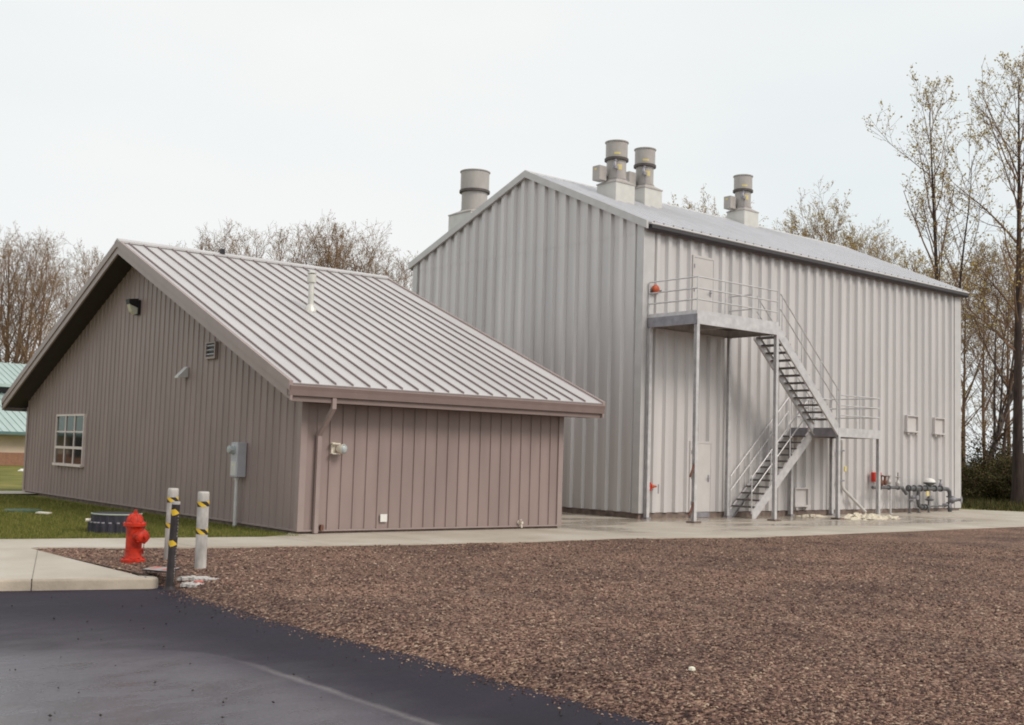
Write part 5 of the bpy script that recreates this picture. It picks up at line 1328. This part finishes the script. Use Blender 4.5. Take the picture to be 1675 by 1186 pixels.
CL = dict(CF, n=(5, 4), rmin=.009, leaves=2, lp=.35, ls=(.06, .13), lift=.06)
thin = lambda u: .7 + .3 * sin(pi * u)
Tree(41).build(12.5, .17, .16, thin, 17, CL, lean=(.16, -.18), wob=.04, blen=.30, elev=(20, 55), fork=2).thing('leaning_tree', 'mottled grey forked tree leaning right in front of the brambles', (28.6, 5.3, -.2), M['bark_birch'], M['twig'], M['bud'])
Tree(44).build(13.0, .13, .15, thin, 14, CL, lean=(.10, -.10), wob=.03, blen=.26, elev=(25, 60), fork=1).thing('leaning_tree', 'slim dark tree leaning right beside the end wall of the silver building', (28.5, 6.5, -.2), M['bark_dark'], M['twig'], M['bud'])
Tree(47).build(11.5, .11, .2, thin, 12, CL, lean=(.20, -.24), wob=.03, blen=.28, elev=(25, 60)).thing('leaning_tree', 'thin tree leaning strongly right behind the mottled forked tree', (29.9, 6.2, -.2), M['bark_dark'], M['twig'], M['bud'])
Tree(49).build(13.5, .12, .2, thin, 14, CL, lean=(-.05, .05), wob=.04, blen=.30, elev=(20, 55), fork=1).thing('leaning_tree', 'slim tangled tree between the mottled tree and the thick border trunk', (29.2, 4.1, -.2), M['bark'], M['twig'], M['bud'])
Tree(52).build(12.0, .12, .15, thin, 13, CL, lean=(.28, -.30), wob=.03, blen=.26, elev=(25, 60)).thing('leaning_tree', 'long thin tree slanting right from the foot of the mottled tree', (28.3, 5.5, -.2), M['bark'], M['twig'], M['bud'])

# brambles
def bush(seed, H, R):
    rn = random.Random(seed); s = Tree(seed)
    for k in range(46):
        a = rn.random() * 6.28; r0 = R * .5 * rn.random() ** .5
        p = Vector((r0 * cos(a), r0 * sin(a), -.1)); e = radians(rn.uniform(48, 88)); d = Vector((cos(a) * cos(e), sin(a) * cos(e), sin(e)))
        L = H * rn.uniform(.65, 1.18); pts, _ = s.path(p, d, L, 5, .09, -.02); s.trunk.tube(pts, [.016, .014, .012, .01, .008, .005], 4, caps=False)
        for j in range(7):
            t = rn.uniform(.2, 1); x = t * 5; i = min(4, int(x)); q0 = pts[i].lerp(pts[i + 1], x - i)
            dd = Vector((rn.uniform(-1, 1), rn.uniform(-1, 1), rn.uniform(0, 1.2))); q, _ = s.path(q0, dd, rn.uniform(.3, .8), 2, .15, .02); s.tubes(s.crown, q, .007, .004, 3)
            for _ in range(15): s.leafcard(q[0].lerp(q[2], rn.random()) + Vector((rn.gauss(0, .13), rn.gauss(0, .13), rn.gauss(0, .13))), rn.uniform(.05, .13))
    for _ in range(1500):
        a = rn.random() * 6.28; r0 = R * rn.random() ** .5; z = H * .8 * rn.random() ** 1.3 * (1 - .5 * (r0 / R) ** 2)
        s.leafcard(Vector((r0 * cos(a), r0 * sin(a), z)), rn.uniform(.06, .15))
    return s
b1 = bush(61, 2.6, 1.3).thing('bramble_bush', 'dense dark bramble directly beside the far corner of the silver building', (0, 0, 0), M['bark'], M['twig'], M['bramble'], group='brambles at the wood edge', cat='bush')
b2 = bush(63, 2.6, 1.5).thing('bramble_bush', 'dense bramble in front of the foot of the mottled leaning tree', (0, 0, 0), M['bark'], M['twig'], M['bramble'], group='brambles at the wood edge', cat='bush')
for src, i, x, y, s_, rz, lab in ((b1, 0, 28.2, 6.9, .95, 0, None), (b2, 0, 27.6, 4.6, .80, .6, None),
        (b1, 1, 29.9, 5.6, 1.02, 2, 'tall dark bramble behind the mottled leaning tree'), (b2, 1, 27.7, 3.5, .85, 3, 'low dark bramble left of the thick border trunk'),
        (b1, 1, 29.4, 3.6, 1.15, 4, 'highest bramble, bulging up just left of the thick border trunk'), (b2, 1, 27.6, 2.2, .9, 5, 'dark bramble at the foot of the thick border trunk'),
        (b1, 1, 29.7, 2.2, 1.1, 1, 'bramble behind the thick border trunk'), (b2, 1, 27.8, .4, .95, 2.2, 'bramble right of the thick border trunk'), (b1, 1, 30.8, 8.6, 1.0, 3.3, 'bramble half hidden behind the far end of the silver building'),
        (b2, 1, 33.0, 5.4, 1.05, 1.3, 'pale bramble filling the gap under the leaning trunks'), (b1, 1, 33.2, 2.6, 1.05, 5.2, 'bramble in the back row behind the border trunk')):
    o = src if i == 0 else copy_tree(src)
    if lab: o['label'] = lab
    o.location = (x, y, -.15); o.scale = (s_, s_, s_); o.rotation_euler = (0, 0, rz)
# ground cover under the brambles
mb = MB(); rn = random.Random(91)
for _ in range(9000):
    x = rn.uniform(19.6, 27.5); y = rn.uniform(-6, 6.5)
    if y < 1.6 - (x - 18.0) * 1.62 + 0.25 or y < -1.5 - (x - 20) * .9: continue
    h = rn.uniform(.05, .22) * (1 + .12 * (x - 19.6)); a = rn.random() * 6.28; w = rn.uniform(.01, .03)
    mb.tri((x - w * cos(a), y - w * sin(a), -.08), (x + w * cos(a), y + w * sin(a), -.08), (x + rn.uniform(-.1, .1), y + rn.uniform(-.1, .1), h))
me = make_mesh('rough_grass', mb, M['bramble'], False); o = bpy.data.objects.new('rough_grass', me); COL.objects.link(o); o['kind'] = 'stuff'
